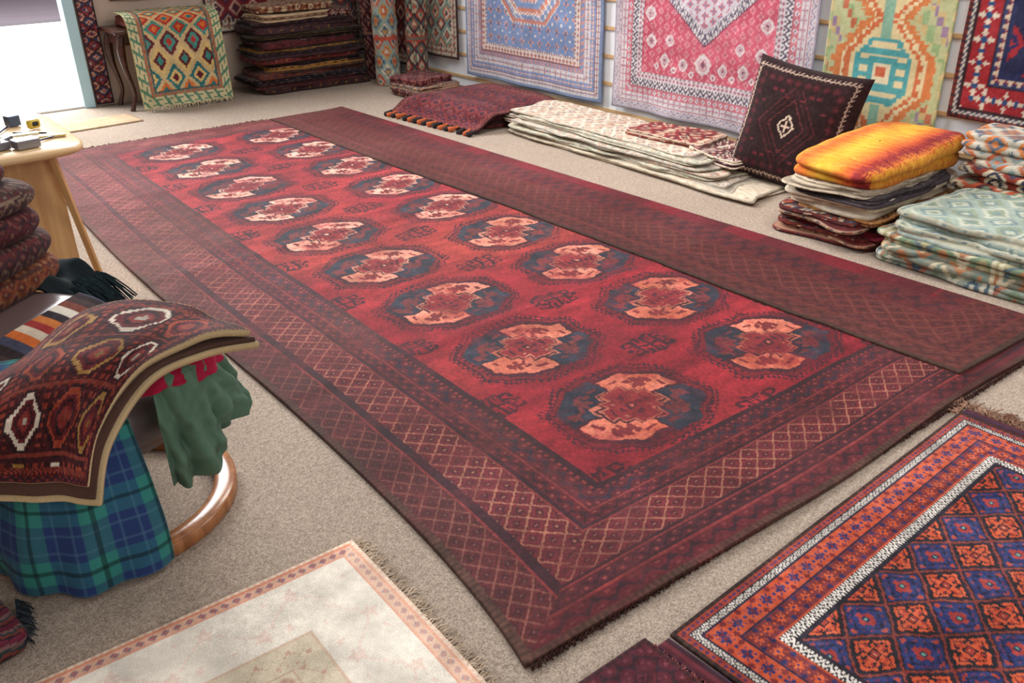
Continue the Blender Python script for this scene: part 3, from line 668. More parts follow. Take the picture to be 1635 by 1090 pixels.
def tube(name,pts,rad,mat,seg=12,parent=None,n=40):
    C=cr_spline(np.array(pts,float),n); Rr=cr_spline(np.array(rad,float)[:,None],n)[:,0]
    T=np.gradient(C,axis=0); T/=np.linalg.norm(T,axis=1)[:,None]
    a=np.linspace(0,2*math.pi,seg+1); P=np.zeros((n+2,seg+1,3))
    ref=np.array([0,0,1.]) if abs(T[0][2])<.8 else np.array([1.,0,0])
    for i in range(n):
        s=np.cross(T[i],ref); s/=np.linalg.norm(s); u=np.cross(s,T[i])
        P[i+1]=C[i]+Rr[i]*(np.cos(a)[:,None]*s+np.sin(a)[:,None]*u)
    P[0]=C[0]; P[-1]=C[-1]
    return grid_obj(name,P,None,mat,parent)
for lx,ly in ((2.12,8.06),(2.92,8.06),(2.12,8.42),(2.92,8.42)):
    sx=-1 if lx<2.5 else 1
    part(tube('leg',[(lx,ly,.6),(lx+.02*sx,ly,.5),(lx+.015*sx,ly,.35),(lx-.02*sx,ly,.15),(lx+.01*sx,ly,.04),(lx+.025*sx,ly,.0)],[.028,.035,.024,.016,.018,.024],DW),tb)
slab('folded_rug',2.55,8.24,.66,.36,.2,.07,0,solidpat((120,60,50)),'brown red rug folded on a dark table',lips=2,seed=98)
def farkf(u,v,w,l):
    return f_tess((190,166,120),[(166,50,44),(196,104,50),(40,104,108),(204,176,112),(90,32,42),(60,130,120)],.20,.23,.009,(.14,.27,.41))(u+.12,v+.15)
kp2=rugpat(.78,1.15,[(.010,'bar',.02,[(196,180,130),(150,150,110)]),(.085,'hook',.085,[(196,184,142),(80,124,100),(164,70,50)]),(.025,'zline',.05,[(116,140,112),(170,76,54)]),(.012,'plain',1,[(60,90,90)])],farkf,jit=12,seed=101)
ctrl=[]
for x in (2.155,2.35,2.55,2.75,2.935):
    w=.012*math.sin(x*17)
    ctrl.append([(x,7.915+w,.03),(x,7.925-w,.2),(x,7.94+w,.4),(x,7.955,.6),(x,7.975,.72),(x,8.06,.772),(x,8.2,.778),(x,8.36,.775)])
S=surf(np.array(ctrl),140,200); U,V=np.meshgrid(np.linspace(0,.78,140),np.linspace(0,1.15,200),indexing='ij')
k1=grid_obj('kilim',S,kp2(U,V),FLAT,solid=.006); meta(k1,'green, red and cream diamond kilim draped over a table','kilim')
strands('fringe',(2.16,7.915,.034),(2.93,7.915,.034),(0,-.3,-1),110,.03,.005,(206,190,156),parent=k1,seed=11,z=0)

# ------------------------------------------------------------ hung rugs
def hung_right(name,y0,y1,z0,z1,pat,label,res=.009,seed=0,mat=WOOL,x=4.775,cat='hanging rug'):
    W=y1-y0; L=z1-z0
    U,V=np.meshgrid(np.arange(0,W+res/2,res),np.arange(0,L+res/2,res),indexing='ij')
    C=pat(U,V); Y=y1-U; Z=z0+V
    X=x-.012*(1+np.sin(U*9+seed))*np.exp(-V/.6)-.012*vnoise(U,V,.3,seed)-.004
    o=grid_obj(name,np.stack([X,Y,Z],-1),C,mat,solid=-.008); meta(o,label,cat); return o
def hung_far(name,x0,x1,z0,z1,pat,label,res=.012,seed=0,y=8.48,mat=WOOL):
    U,V=np.meshgrid(np.arange(0,x1-x0+res/2,res),np.arange(0,z1-z0+res/2,res),indexing='ij')
    Y=y-.01*(1+np.sin(U*11+seed))-.01*vnoise(U,V,.2,seed)
    o=grid_obj(name,np.stack([x0+U,Y,z0+V],-1),pat(U,V),mat,solid=.006); meta(o,label,'hanging rug'); return o
def bluefield(u,v,w,l):
    q=.008; u=(np.floor(u/q)+.5)*q; v=(np.floor(v/q)+.5)*q
    c=np.zeros(u.shape+(3,)); c[:]=(104,126,168)
    fx=frac(u/.11)-.5; fy=frac(v/.11)-.5; r=np.hypot(fx,fy); th=np.arctan2(fy,fx)
    m=r<.20+.12*np.cos(4*th); paint(c,m,(192,134,112)); paint(c,r<.12,(90,88,124))
    m=(np.abs(fx)>.42)&(np.abs(fy)>.42); paint(c,m,(206,198,194))
    x=np.abs(u-w/2); y=np.abs(v-.50); tk=((np.floor(u/.02)+np.floor(v/.02))%2)*.012
    for r_,cc in ((.40,(200,196,196)),(.385,(184,110,90)),(.35,(108,128,168)),(.30,(206,200,198)),(.285,(188,112,92)),(.24,(108,130,170)),(.17,(206,198,192)),(.155,(190,104,84)),(.06,(206,196,188)),(.045,(80,70,96))):
        paint(c,(x<r_+tk)&(y<r_*.75+tk)&(x+y<r_*1.3+tk),cc)
    m=(np.floor(u/.02)+np.floor(v/.02))%4==0; mm=m&(x<.37)&(y<.27)&(x+y>.30)&(x+y<.47); paint(c,mm,(200,190,186))
    return c
b1=[(.03,'plain',1,[(108,124,158)]),(.04,'flower',.045,[(196,190,190),(150,84,76),(92,110,150)]),(.010,'plain',1,[(124,72,72)]),(.05,'flower',.055,[(106,126,168),(196,136,112),(206,196,190)]),(.06,'flower',.07,[(192,188,192),(184,106,86),(92,112,154)]),(.04,'hook',.05,[(106,126,168),(190,124,102)]),
    (.010,'plain',1,[(124,72,72)]),(.045,'dia',.045,[(196,188,182),(168,90,76),(92,108,142)]),(.02,'bar',.03,[(134,74,74),(186,180,180)])]
hung_right('hung_rug',5.09,6.85,.15,2.1,rugpat(1.76,1.95,b1,bluefield,10,110,fade=(.12,(210,208,216))),'pale blue and rust geometric rug hanging on the slatted wall',seed=1,res=.0075)
def redfield(u,v,w,l):
    q=.007; u=(np.floor(u/q)+.5)*q; v=(np.floor(v/q)+.5)*q
    c=np.zeros(u.shape+(3,)); c[:]=(180,76,96)
    n=vnoise(u,v,.3,55); c+=((n-.5)*34)[...,None]
    x=np.abs(u-w/2)
    fx=frac(u/.065)-.5; fy=frac(v/.065+.5*(np.floor(u/.065)%2))-.5; r=np.hypot(fx,fy); th=np.arctan2(fy,fx)
    m=(np.abs(r-.26-.08*np.cos(4*th))<.07); paint(c,m,(196,130,138)); paint(c,r<.09,(150,90,112))
    vb=.235+x*.80
    m=(v>vb); c[m]=(186,180,190)
    m=(v>vb+.09)&(r<.34+.1*np.cos(4*th)); paint(c,m,(172,100,114)); m=(v>vb+.09)&(r<.16); paint(c,m,(116,114,142))
    m=(v>vb)&(v<vb+.075); c[m]=idxcol(motif('zline',(v[m]-vb[m])/.075,(x[m])/.04,8),[(198,194,194),(96,88,108)])
    m=(v>vb-.012)&(v<vb); paint(c,m,(124,62,82))
    for (a,b,r0) in ((0,.11,.055),(.17,.09,.034),(.34,.10,.038),(.30,.24,.034),(.48,.22,.04),(.50,.40,.04),(.09,.04,.02),(.25,.05,.02),(.42,.06,.02)):
        xx=np.abs(x-a); yy=np.abs(v-b); d=np.maximum(np.maximum(xx,yy),(xx+yy)*.66)
        star=(d<r0)|((xx+yy)<r0*1.35)
        paint(c,star,(200,188,190)); paint(c,(d<r0*.7)&(((np.floor(xx/.009)+np.floor(yy/.009))%2)==0),(168,100,114)); paint(c,(xx+yy)<r0*.4,(126,78,96))
    return c
b2=[(.02,'plain',1,[(154,146,160)]),(.045,'scroll',.06,[(190,184,190),(146,130,152),(172,102,112)]),(.008,'plain',1,[(160,94,106)]),(.055,'flower',.055,[(194,188,192),(156,122,142),(176,100,112)]),(.045,'dia',.05,[(180,104,116),(196,186,190),(136,114,138)]),
    (.008,'plain',1,[(160,94,106)]),(.055,'zline',.05,[(202,198,198),(84,74,92)]),(.035,'dia',.035,[(192,184,188),(170,92,106),(110,106,130)]),(.012,'bar',.04,[(196,188,188),(130,114,128)])]
hung_right('hung_rug',3.25,4.95,.16,2.1,rugpat(1.70,1.94,b2,redfield,14,120,fade=(.08,(206,198,206))),'faded pink and white medallion rug hanging on the slatted wall',seed=2,res=.0068)
def greenfield(u,v,w,l):
    q=.011; u=(np.floor(u/q)+.5)*q; v=(np.floor(v/q)+.5)*q
    c=np.zeros(u.shape+(3,)); c[:]=(168,172,130)
    x=np.abs(u-w/2); s=np.abs(frac((v-.24)/.58)-.5)*2
    r=.03+.20*np.clip((1-s)*1.35,0,1); r=np.round(r/.022)*.022
    hk=(np.floor(v/.033)%2)*.020
    paint(c,x<r+.085+hk,(190,110,62)); paint(c,x<r+.045,(206,190,150)); paint(c,x<r+.015+hk*.6,(186,96,58)); paint(c,x<r-.012,(200,184,140))
    big=(s<.62)
    m=big&(x<r-.045); paint(c,m,(66,142,148)); m=big&(x<r-.075)&((np.floor(v/.033)%2)==0); paint(c,m,(200,186,146))
    m=big&(s<.3)&(x<.085); paint(c,m,(66,142,148)); m=big&(s<.2)&(x<.055); paint(c,m,(206,192,160)); m=big&(s<.10)&(x<.03); paint(c,m,(180,84,56))
    m=(~big)&(x<.03); paint(c,m,(120,160,140))
    m=(x>r+.12)&((np.floor(u/.045)+np.floor(v/.08))%3==0); paint(c,m,(182,160,110))
    m=(x>r+.12)&((np.floor(u/.045)+np.floor(v/.08))%5==2); paint(c,m,(132,158,112))
    m=(x>r+.12)&((np.floor(u/.03)+np.floor(v/.05))%9==1); paint(c,m,(170,92,66))
    m=(x>r+.12)&((np.floor(u/.03)+np.floor(v/.05))%11==4); paint(c,m,(136,112,140))
    return c
b3=[(.02,'bar',.1,[(150,160,116),(186,170,124)])]
hung_right('hung_kilim',2.44,3.18,.12,2.0,rugpat(.74,1.88,b3,greenfield,12,130,fade=(.08,(200,194,170))),'beige green kilim with teal hexagon and orange zigzags on wall',seed=3,mat=FLAT,cat='hanging kilim')
def navyfield(u,v,w,l):
    return f_tess((30,32,62),[(30,34,70),(136,32,40),(34,38,78),(140,38,40),(186,166,148),(36,66,90)],.26,.3,.011,(.08,.17,.30))(u,v)
b4=[(.022,'bar',.03,[(100,38,34),(60,30,34)]),(.022,'check',.03,[(186,176,162),(70,80,100)]),(.010,'plain',1,[(50,28,34)]),(.12,'flower',.115,[(136,34,40),(190,176,160),(40,66,106)]),(.010,'plain',1,[(44,28,40)]),(.035,'zig',.045,[(180,162,144),(44,50,84),(130,36,40)]),(.03,'plain',1,[(32,36,70)])]
hung_right('hung_rug',1.05,2.385,.50,2.2,rugpat(1.335,1.7,b4,navyfield,12,140),'red and navy rug with flower border hanging on the wall',seed=4)
b5=[(.02,'plain',1,[(60,40,40)]),(.07,'flower',.08,[(180,170,152),(150,66,58),(80,106,98)]),(.02,'bar',.04,[(60,40,44),(180,162,144)])]
hung_right('hung_rug',7.0,7.62,.25,2.0,rugpat(.62,1.75,b5,f_diam((112,138,128),[(176,100,74),(190,180,160),(84,58,68)],.14,.14,.012),12,150),'green and rust patterned rug hanging near the corner',seed=5,res=.014)
hung_right('hung_rug',7.7,8.35,.1,2.0,rugpat(.65,1.9,b5,f_diam((104,42,46),[(60,40,60),(180,150,134),(140,74,58)],.14,.14,.012),12,160),'dark red patterned rug hanging in the corner',seed=6,res=.014)
hung_far('hung_rug',3.0,3.9,.5,2.1,rugpat(.9,1.6,b5,f_diam((112,34,40),[(50,40,60),(170,134,118),(90,30,36)],.14,.14,.012),12,170),'dark crimson rug hanging behind a tall pile')
hung_far('hung_rug',3.95,4.65,.2,2.1,rugpat(.7,1.9,b5,f_diam((86,58,58),[(170,134,118),(60,86,96),(140,60,50)],.12,.12,.012),12,180),'grey and rust patterned rug hanging behind a pile',seed=4)
hung_far('hung_runner',1.915,2.06,.02,2.1,rugpat(.145,2.08,[(.015,'plain',1,[(50,34,40)])],f_diam((64,36,44),[(176,138,120),(140,50,46),(50,60,90)],.1,.07,.01),12,190),'narrow dark patterned band hanging beside the door',res=.008)
hung_far('hung_rug',2.2,2.9,.85,2.1,rugpat(.7,1.25,b5,f_diam((120,80,58),[(60,40,40),(180,152,116)],.12,.12,.012),12,200),'brown patterned rug hanging behind the side table',seed=5)
def roll(name,bx,by,r,h,lx,ly,pat,label):
    n=70; na=90; a=np.linspace(0,2*math.pi,na); rr=list(np.full(n,r))+[r*.9,r*.7,r*.5,r*.3,r*.02]; zz=list(np.linspace(.004,h,n))+[h+.004,h-.004,h+.004,h-.004,h]
    P=np.zeros((n+5,na,3))
    for i in range(n+5):
        k=1+.03*math.sin(i*.3)
        P[i,:,0]=bx+rr[i]*k*np.cos(a)*(1+.08*np.cos(2*a))+lx*zz[i]; P[i,:,1]=by+rr[i]*k*np.sin(a)+ly*zz[i]; P[i,:,2]=zz[i]
    Ug,Vg=np.meshgrid(np.array(zz),a*r,indexing='ij'); C=pat(Vg,Ug)
    o=grid_obj(name,P[:,::-1],C[:,::-1],FLAT); meta(o,label,'rolled rug'); return o
roll('rolled_rug',4.36,7.62,.11,1.3,.01,.02,kil((136,154,146),[(176,80,62),(200,186,162),(70,96,114),(176,134,84)],.12,.12,.012),'pale green and rust kilim rolled and standing upright')
roll('rolled_rug',4.58,7.46,.10,1.25,.05,.0,kil((70,50,56),[(160,72,56),(176,160,134),(84,110,100)],.1,.1,.012),'dark patterned kilim rolled and standing in the corner')
roll('rolled_rug',4.46,8.0,.10,1.4,-.04,.02,kil((84,40,42),[(60,40,60),(160,116,100)],.1,.1,.012),'dark red rug rolled and standing upright')
z=.002
for i,(g,cs) in enumerate([((90,40,40),[(60,40,50),(160,112,96)]),((112,102,94),[(176,140,112),(90,60,60)]),((84,30,34),[(50,26,36),(140,84,76)])]):
    slab('folded_rug',4.38-.02*i,6.95+.03*i,z,.27-.03*i,.26-.02*i,.05,.1*i,kil(g,cs,.08,.07,.01,seed=i),'small dark rug folded in the corner',lips=2,seed=110+i,na=160,group='small folded rugs in the corner'); z+=.052

# ------------------------------------------------------------ ottoman with draped textiles
OC=np.array([.35,2.43]); rv=np.array([.792,-.611]); fv=np.array([.604,.797])
def L2W(a):
    a=np.asarray(a,float); o=np.zeros(a.shape); o[...,0]=OC[0]+a[...,0]*rv[0]+a[...,1]*fv[0]; o[...,1]=OC[1]+a[...,0]*rv[1]+a[...,1]*fv[1]; o[...,2]=a[...,2]; return o
BW=woodmat('bronze_varnished_wood',(132,80,46),(168,110,68),rough=.22,scale=4,stretch=(6,6,1))
LEA=plain('brown_leather',(96,78,78),.28,noise=.08,nscale=60)
ot=empty('ottoman',(OC[0],OC[1],0)); meta(ot,'round-based leather footstool buried under textiles','footstool')
a=np.linspace(0,2*math.pi,97); prof=[(.348,.0),(.354,.008),(.354,.038),(.348,.044),(.296,.044),(.290,.038),(.288,.008),(.292,0),(.348,0)]
P=np.zeros((len(prof),97,3))
for i,(r,zz) in enumerate(prof): P[i,:,0]=OC[0]+r*np.cos(a);P[i,:,1]=OC[1]+r*np.sin(a);P[i,:,2]=zz
part(grid_obj('ring_base',P[::-1],None,BW),ot)
for s in (-1,1):
    part(tube('support_arm',[tuple(L2W([-.05,.30*s,.04])),tuple(L2W([-.04,.22*s,.14])),tuple(L2W([-.02,.1*s,.23])),tuple(L2W([0,0,.26]))],[.022,.02,.02,.02],BW),ot)
P=lathe([(.001,.26),(.2,.26),(.25,.28),(.27,.33),(.26,.4),(.22,.435),(.1,.45),(.001,.455)],40); P[...,0]+=OC[0];P[...,1]+=OC[1]
part(grid_obj('seat_cushion',P,None,LEA),ot)
def plaid(u,v):
    c=np.zeros(u.shape+(3,)); c[:]=(38,56,104)
    a=(frac(u/.17)<.42).astype(float); b=(frac(v/.17)<.42).astype(float)
    c+=a[...,None]*np.array([8,36,4])+b[...,None]*np.array([4,32,10])
    for o in (.58,.86): 
        m=np.abs(frac(u/.17)-o)<.022; c[m]=c[m]*.6+np.array([80,120,140.])*.4
        m=np.abs(frac(v/.17)-o)<.022; c[m]=c[m]*.6+np.array([80,120,140.])*.4
    m=np.abs(frac(u/.17)-.2)<.03; c[m]*=.65
    m=np.abs(frac(v/.17)-.2)<.03; c[m]*=.65
    return c
def wrapcloth(name,a0,a1,z0,z1,rt,rb,pat,label,amp,seed,col_center=(.0,-.05),hem=.03,cat='cloth',na=260,nz=150,fs=.3,zslope=0,bunch=0):
    A,Zt=np.meshgrid(np.linspace(a0,a1,na),np.linspace(0,1,nz),indexing='ij')
    fr=(A-a0)/(a1-a0)
    zl=z0+zslope*fr+hem*2*(vnoise(A,A*0,.45,seed)-.5)
    Z=z1+(zl-z1)*Zt
    sk=A+.30*(Zt-.5)*np.sin(seed)+.18*(vnoise(A,Zt,.9,seed+2)-.5)+bunch*.6*(vnoise(A,Zt,.6,seed+7)-.5)
    fold=np.sin(2*np.pi*sk/fs)*.55+(vnoise(sk,Zt*.4,fs*.8,seed+3)-.5)*1.6+(vnoise(sk,Zt*.8,fs*.35,seed+4)-.5)*.7
    R=rt+(rb-rt)*np.sin(Zt*math.pi/2)+amp*fold*(.2+.8*Zt)
    R+=amp*.7*(vnoise(A*.8,Zt*1.6,.4,seed+5)-.5)
    if bunch: 
        d1=np.abs(frac(sk*1.1+Zt*1.3)-.5)*2; R+=bunch*.03*(1-d1)**2; R-=bunch*.10*np.clip(Zt-.75,0,1)
    P=np.stack([col_center[0]+R*np.cos(A),col_center[1]+R*np.sin(A),Z],-1)
    top=np.stack([np.linspace(.05,1,12)]*na,0)
    cap=np.zeros((na,12,3)); cap[...,0]=col_center[0]+(P[:,0,0]-col_center[0])[:,None]*top; cap[...,1]=col_center[1]+(P[:,0,1]-col_center[1])[:,None]*top; cap[...,2]=z1+.03*(1-top**2)
    P=np.concatenate([cap,P],1); Aall=np.concatenate([np.repeat(A[:,:1],12,1),A],1); D=np.concatenate([np.repeat(np.linspace(-.2,0,12)[None],na,0),Zt*(z1-z0)],1)
    o=grid_obj(name,L2W(P),pat(Aall*.34,D+.3),CLOTH,solid=.003); meta(o,label,cat); return o
wrapcloth('plaid_cloth',math.radians(175),math.radians(322),.02,.50,.235,.325,plaid,'navy and green plaid cloth hanging over the footstool',.020,1,hem=.006,col_center=(.015,-.065),fs=.55)
wrapcloth('green_cloth',math.radians(296),math.radians(392),.235,.53,.175,.215,solidpat((82,108,90),10),'crumpled sage green cotton cloth draped over the footstool',.034,4,hem=.04,col_center=(.205,-.045),fs=.26,zslope=.11,bunch=.35)
wrapcloth('pink_cloth',math.radians(285),math.radians(365),.50,.548,.165,.200,solidpat((150,22,54),10),'crimson pink cloth tucked under a draped rug',.010,7,hem=.012,col_center=(.205,-.03))
def octrug(u,v,w,l):
    qf=.0055; uf=(np.floor(u/qf)+.5)*qf; vf=(np.floor(v/qf)+.5)*qf
    q=.0105; u=(np.floor(u/q)+.5)*q; v=(np.floor(v/q)+.5)*q
    c=np.zeros(u.shape+(3,)); c[:]=(64,21,25)
    px,py=.205,.205; k=.205/.243; r=np.floor((v+.02)/py); x=np.abs(frac((u+.05)/px)-.5)*px; y=np.abs(frac((v+.02)/py)-.5)*py; cid=(np.floor((u+.05)/px)+r*2)%3
    d=x*.95+y*.9; d=np.maximum(d,np.maximum(x,y)*1.15)/k
    out=np.where((cid==0)[...,None],np.array([200,186,170.]),np.where((cid==1)[...,None],np.array([140,58,38.]),np.array([150,112,60.])))
    m=(d<.110)&(d>.090); c[m]=out[m]
    m=(d<=.090); paint(c,m,(86,22,29)); m=(d<.066)&(d>.052); paint(c,m,(38,16,22)); m=(d<.044); paint(c,m,(116,40,36)); m=(d<.020); c[m]=out[m]*.8
    m=(d>.118)&(d<.130); paint(c,m,(36,18,26))
    xx=np.abs(frac((uf+.05)/px)-.5)*px; yy=np.abs(frac((vf+.02)/py)-.5)*py
    m=(d>.125)&(np.abs(xx-px/2)<.009)&(np.floor(vf/.014)%2==0); paint(c,m,(134,54,42))
    m=(d>.125)&(np.abs(yy-py/2)<.005); paint(c,m,(116,50,40))
    m=(d>.130)&(np.floor(uf/.014)%3==0)&(np.floor(vf/.014)%2==0); paint(c,m,(122,46,38))
    return c
rp=rugpat(1.1,.80,[(.012,'bar',.015,[(160,124,92),(110,56,40)]),(.012,'plain',1,[(44,18,22)]),(.034,'scroll',.05,[(78,24,28),(30,22,36),(140,60,44)]),(.010,'bar',.024,[(140,56,40),(50,22,26)]),(.016,'zline',.03,[(50,20,26),(140,58,44)])],octrug,18,210)
cg=np.array([ # rows: back -> front ; cols left -> right
 [(-.62,-.52,.40),(-.36,-.38,.43),(-.12,-.20,.505),(.02,-.06,.582),(.15,.01,.618),(.33,.0,.612),(.42,-.04,.592),(.52,-.10,.58)],
 [(-.64,-.57,.39),(-.37,-.43,.42),(-.13,-.27,.495),(.01,-.15,.572),(.11,-.09,.602),(.26,-.09,.602),(.34,-.11,.590),(.40,-.15,.578)],
 [(-.65,-.62,.37),(-.38,-.48,.40),(-.14,-.33,.468),(.00,-.24,.535),(.08,-.22,.560),(.19,-.21,.565),(.25,-.21,.555),(.28,-.23,.545)],
 [(-.66,-.66,.34),(-.39,-.53,.37),(-.15,-.39,.42),(-.01,-.35,.445),(.06,-.34,.45),(.13,-.33,.45),(.17,-.34,.44),(.20,-.34,.43)],
 [(-.66,-.68,.31),(-.39,-.56,.325),(-.16,-.43,.35),(-.02,-.42,.345),(.05,-.42,.34),(.11,-.41,.335),(.15,-.41,.325),(.175,-.41,.32)]])
S=surf(cg,190,240); S[...,2]+=.026*(vnoise(S[...,0],S[...,1],.15,4)-.5)
U,V=np.meshgrid(np.linspace(0,.78,190),np.linspace(0,1.1,240),indexing='ij')
SW=L2W(S)
top=grid_obj('draped_rug',SW+np.array([0,0,.040]),rp(V*.999,U),PILE); meta(top,'dark red rug with white stepped medallions draped over the footstool','rug')
CREAM=wool('cream_backing',bump=.4,scale=300,var=.2,color=(184,160,122))
lb=grid_obj('backing',SW+np.array([0,0,.039]),None,CREAM,parent=top,solid=.018); lb["label"]="cream cotton backing and edge"
cg2=cg.copy(); cg2[...,2]-=.010; cg2[:,-1,0]+=.010; cg2[-1,:,2]-=.010; cg2[-1,:,1]-=.004
S2=surf(cg2,60,80); u2=grid_obj('draped_rug',L2W(S2)+np.array([0,0,.028]),np.zeros((60,80,3))+np.array([78,54,46.]),WOOL,solid=.012); meta(u2,'brown wool rug lying beneath a patterned rug on the footstool','rug')
cg3=cg.copy(); cg3[...,2]-=.024; cg3[:,-1,0]+=.018; cg3[-1,:,2]-=.016; cg3[-1,:,1]-=.004
S3=surf(cg3,60,80); lb2=grid_obj('backing',L2W(S3)+np.array([0,0,.029]),None,CREAM,parent=u2,solid=.018); lb2["label"]="cream folded edge of the brown rug"

# ------------------------------------------------------------ armchair with stack
CH=np.array([0.0,2.98]); ca,sa=math.cos(math.radians(38)),math.sin(math.radians(38))
chair=empty('armchair',(CH[0],CH[1],0)); meta(chair,'brown leather recliner chair piled with folded textiles','armchair')
def CL(x,y,z): return (CH[0]+ca*x-sa*y,CH[1]+sa*x+ca*y,z)
part(box('seat',(.78,.72,.19),CL(.04,0,.37),(0,0,math.radians(38)),bevel=.085,mat=LEA,segs=10),chair)
part(box('armrest',(.09,.56,.10),CL(-.40,.05,.43),(0,0,math.radians(38)),bevel=.04,mat=LEA,segs=6),chair)
part(box('armrest',(.09,.50,.09),CL(.40,.14,.40),(0,0,math.radians(38)),bevel=.04,mat=LEA,segs=6),chair)
part(box('backrest',(.66,.16,.62),CL(-.02,.46,.70),(math.radians(-14),0,math.radians(38)),bevel=.06,mat=LEA,segs=6),chair)
part(tube('column',[(CH[0],CH[1],.02),(CH[0],CH[1],.15),(CH[0],CH[1],.28)],[.05,.04,.05],BW),chair)
a=np.linspace(0,2*math.pi,65); P=np.zeros((len(prof),65,3))
for i,(r,zz) in enumerate(prof): P[i,:,0]=CH[0]-.05+r*.9*np.cos(a);P[i,:,1]=CH[1]+.1+r*.9*np.sin(a);P[i,:,2]=zz
part(grid_obj('ring_base',P[::-1],None,BW),chair)
ctrl=[]
for x in (-.5,-.25,0,.2,.38):
    ctrl.append([CL(x,-.50,.24),CL(x,-.47,.34),CL(x,-.43,.42),CL(x,-.375,.452),CL(x,-.31,.468)])
S=surf(np.array(ctrl),150,80); S[...,2]+=.006*vnoise(S[...,0],S[...,1],.1,3)
Ug,Vg=np.meshgrid(np.linspace(0,.9,150),np.linspace(0,.5,80),indexing='ij')
st=grid_obj('striped_kilim',S,stripes([(40,28,30),(60,60,80),(190,96,40),(196,180,160),(140,40,40),(180,104,50),(44,34,40),(210,200,186),(110,56,46),(60,44,44)],.042,axis=0,seed=3)(Ug,Vg),FLAT,solid=.006); meta(st,'striped kilim in orange, white and black over the chair seat','kilim')
SK=[((120,66,40),[(60,36,36),(140,104,74),(90,36,36)],.085,.30),((54,30,32),[(90,36,38),(110,86,72),(40,28,34)],.085,.31),((66,27,31),[(40,26,34),(116,74,62),(84,32,36)],.085,.285),
    ((60,38,36),[(124,104,86),(84,32,36),(44,30,36)],.075,.265),((82,28,36),[(50,26,36),(120,96,80)],.07,.235)]
z=.458
for i,(g,cs,h,r_) in enumerate(SK):
    slab('cushion',CH[0]+.17+.02*math.sin(i*3),CH[1]+.25,z,r_*.95,r_*.9,h,math.radians(38)+.15*math.sin(i*2),kil(g,cs,.05,.035,.006,seed=i,fade=.2),'dark red and brown woven cushion stacked on the chair',lips=1,seed=120+i,sharp=3.4,bulge=.05,na=320,nt=40,group='woven cushions stacked on the chair',mat=WOOL,cat='cushion',rag=.006,dome=.012,ns=16,lump=.5); z+=h+.002
slab('cushion',CH[0]+.09,CH[1]+.29,z+.008,.12,.13,.13,.3,kil((74,36,38),[(54,28,36),(130,104,88)],.05,.04,.007),'maroon woven bundle standing on top of the stack',lips=1,seed=140,sharp=2.6,bulge=.03,mat=WOOL,cat='cushion',dome=.03)
tl=empty('tasselled_shawl',(.50,3.13,.40)); meta(tl,'dark teal yarn shawl with long fringe over the chair arm','shawl')
ctrl=[]
for t_ in np.linspace(0,1,6):
    x0=.36+.17*t_; y0=3.08+.14*t_
    ctrl.append([(x0-.10,y0+.10,.46),(x0-.02,y0+.02,.49+.02*math.sin(t_*9)),(x0+.05,y0-.03,.46+.02*math.sin(t_*7)),(x0+.08,y0-.06,.38)])
S=surf(np.array(ctrl),60,40); S[...,2]+=.03*(vnoise(S[...,0],S[...,1],.05,3)-.5)
sb=part(grid_obj('shawl_body',S[:,::-1],np.zeros((60,40,3))+np.array([18,28,32.]),WOOL,solid=.012),tl)
part(strands('fringe',(.42,3.02,.42),(.60,3.16,.40),(.75,-.5,0),260,.06,.008,(20,34,38),seed=12,jit=.7,droop=.12,mat=WOOL),tl)
part(strands('fringe',(.40,3.05,.46),(.60,3.20,.44),(.8,-.4,0),260,.08,.008,(24,38,42),seed=13,jit=.7,droop=.12,mat=WOOL),tl)

# ------------------------------------------------------------ desk
PINE=woodmat('pale_pine',(186,138,88),(210,166,112),rough=.45,scale=2,stretch=(10,10,1))
PINE2=woodmat('pine_top',(206,166,116),(226,192,146),rough=.35,scale=2,stretch=(1,8,8))
dk=empty('desk',(.3,4.25,0)); meta(dk,'pale pine desk with cluttered top and a leaning slat leg','desk')
t=np.linspace(0,2*math.pi,161)
def topP(sc,z):
    x=.62*np.sign(np.cos(t))*np.abs(np.cos(t))**(2/8.0)*sc; y=.44*np.sign(np.sin(t))*np.abs(np.sin(t))**(2/8.0)*sc
    return np.stack([.19+x,4.27+y,np.full_like(t,z)],-1)
P=np.stack([topP(.02,.70),topP(.97,.70),topP(1,.708),topP(1,.724),topP(.985,.732),topP(.5,.732),topP(.02,.732)],0)
part(grid_obj('desk_top',P,None,PINE2),dk)
part(box('front_panel',(.94,.022,.68),(.225,4.00,.362),bevel=.003,mat=PINE),dk)
part(box('side_panel',(.022,.5,.68),(.684,4.26,.362),bevel=.003,mat=PINE),dk)
part(box('side_panel',(.022,.5,.68),(-.23,4.26,.362),bevel=.003,mat=PINE),dk)
def board(name,a,b,w,th,mat,parent):
    a=Vector(a);b=Vector(b); d=b-a; o=box(name,(w,th,d.length),(a+b)/2,bevel=.003,mat=mat); o.rotation_euler=d.to_track_quat('Z','Y').to_euler(); part(o,parent); return o
board('leg',(.67,3.90,.70),(.785,4.06,.01),.026,.020,PINE,dk)
board('leg',(-.25,3.92,.70),(-.33,3.9,.01),.05,.025,PINE,dk)
zt=.734
def thing(o,label,cat): meta(o,label,cat); return o
thing(box('magazine',(.22,.16,.03),(.42,4.02,zt+.016),(0,0,.3),bevel=.003,mat=plain('grey_cover',(110,106,114),.4,noise=.2)),'grey covered catalogue lying on the desk','magazine')
thing(box('magazine',(.2,.15,.02),(.41,4.03,zt+.042),(0,0,.1),bevel=.003,mat=plain('white_cover',(210,206,204),.4,noise=.05)),'white booklet on top of a catalogue','magazine')
thing(box('book',(.24,.17,.035),(.40,4.33,zt+.019),(0,0,-.2),bevel=.003,mat=plain('slate_cover',(70,70,82),.4,noise=.2)),'slate coloured book on the desk','book')
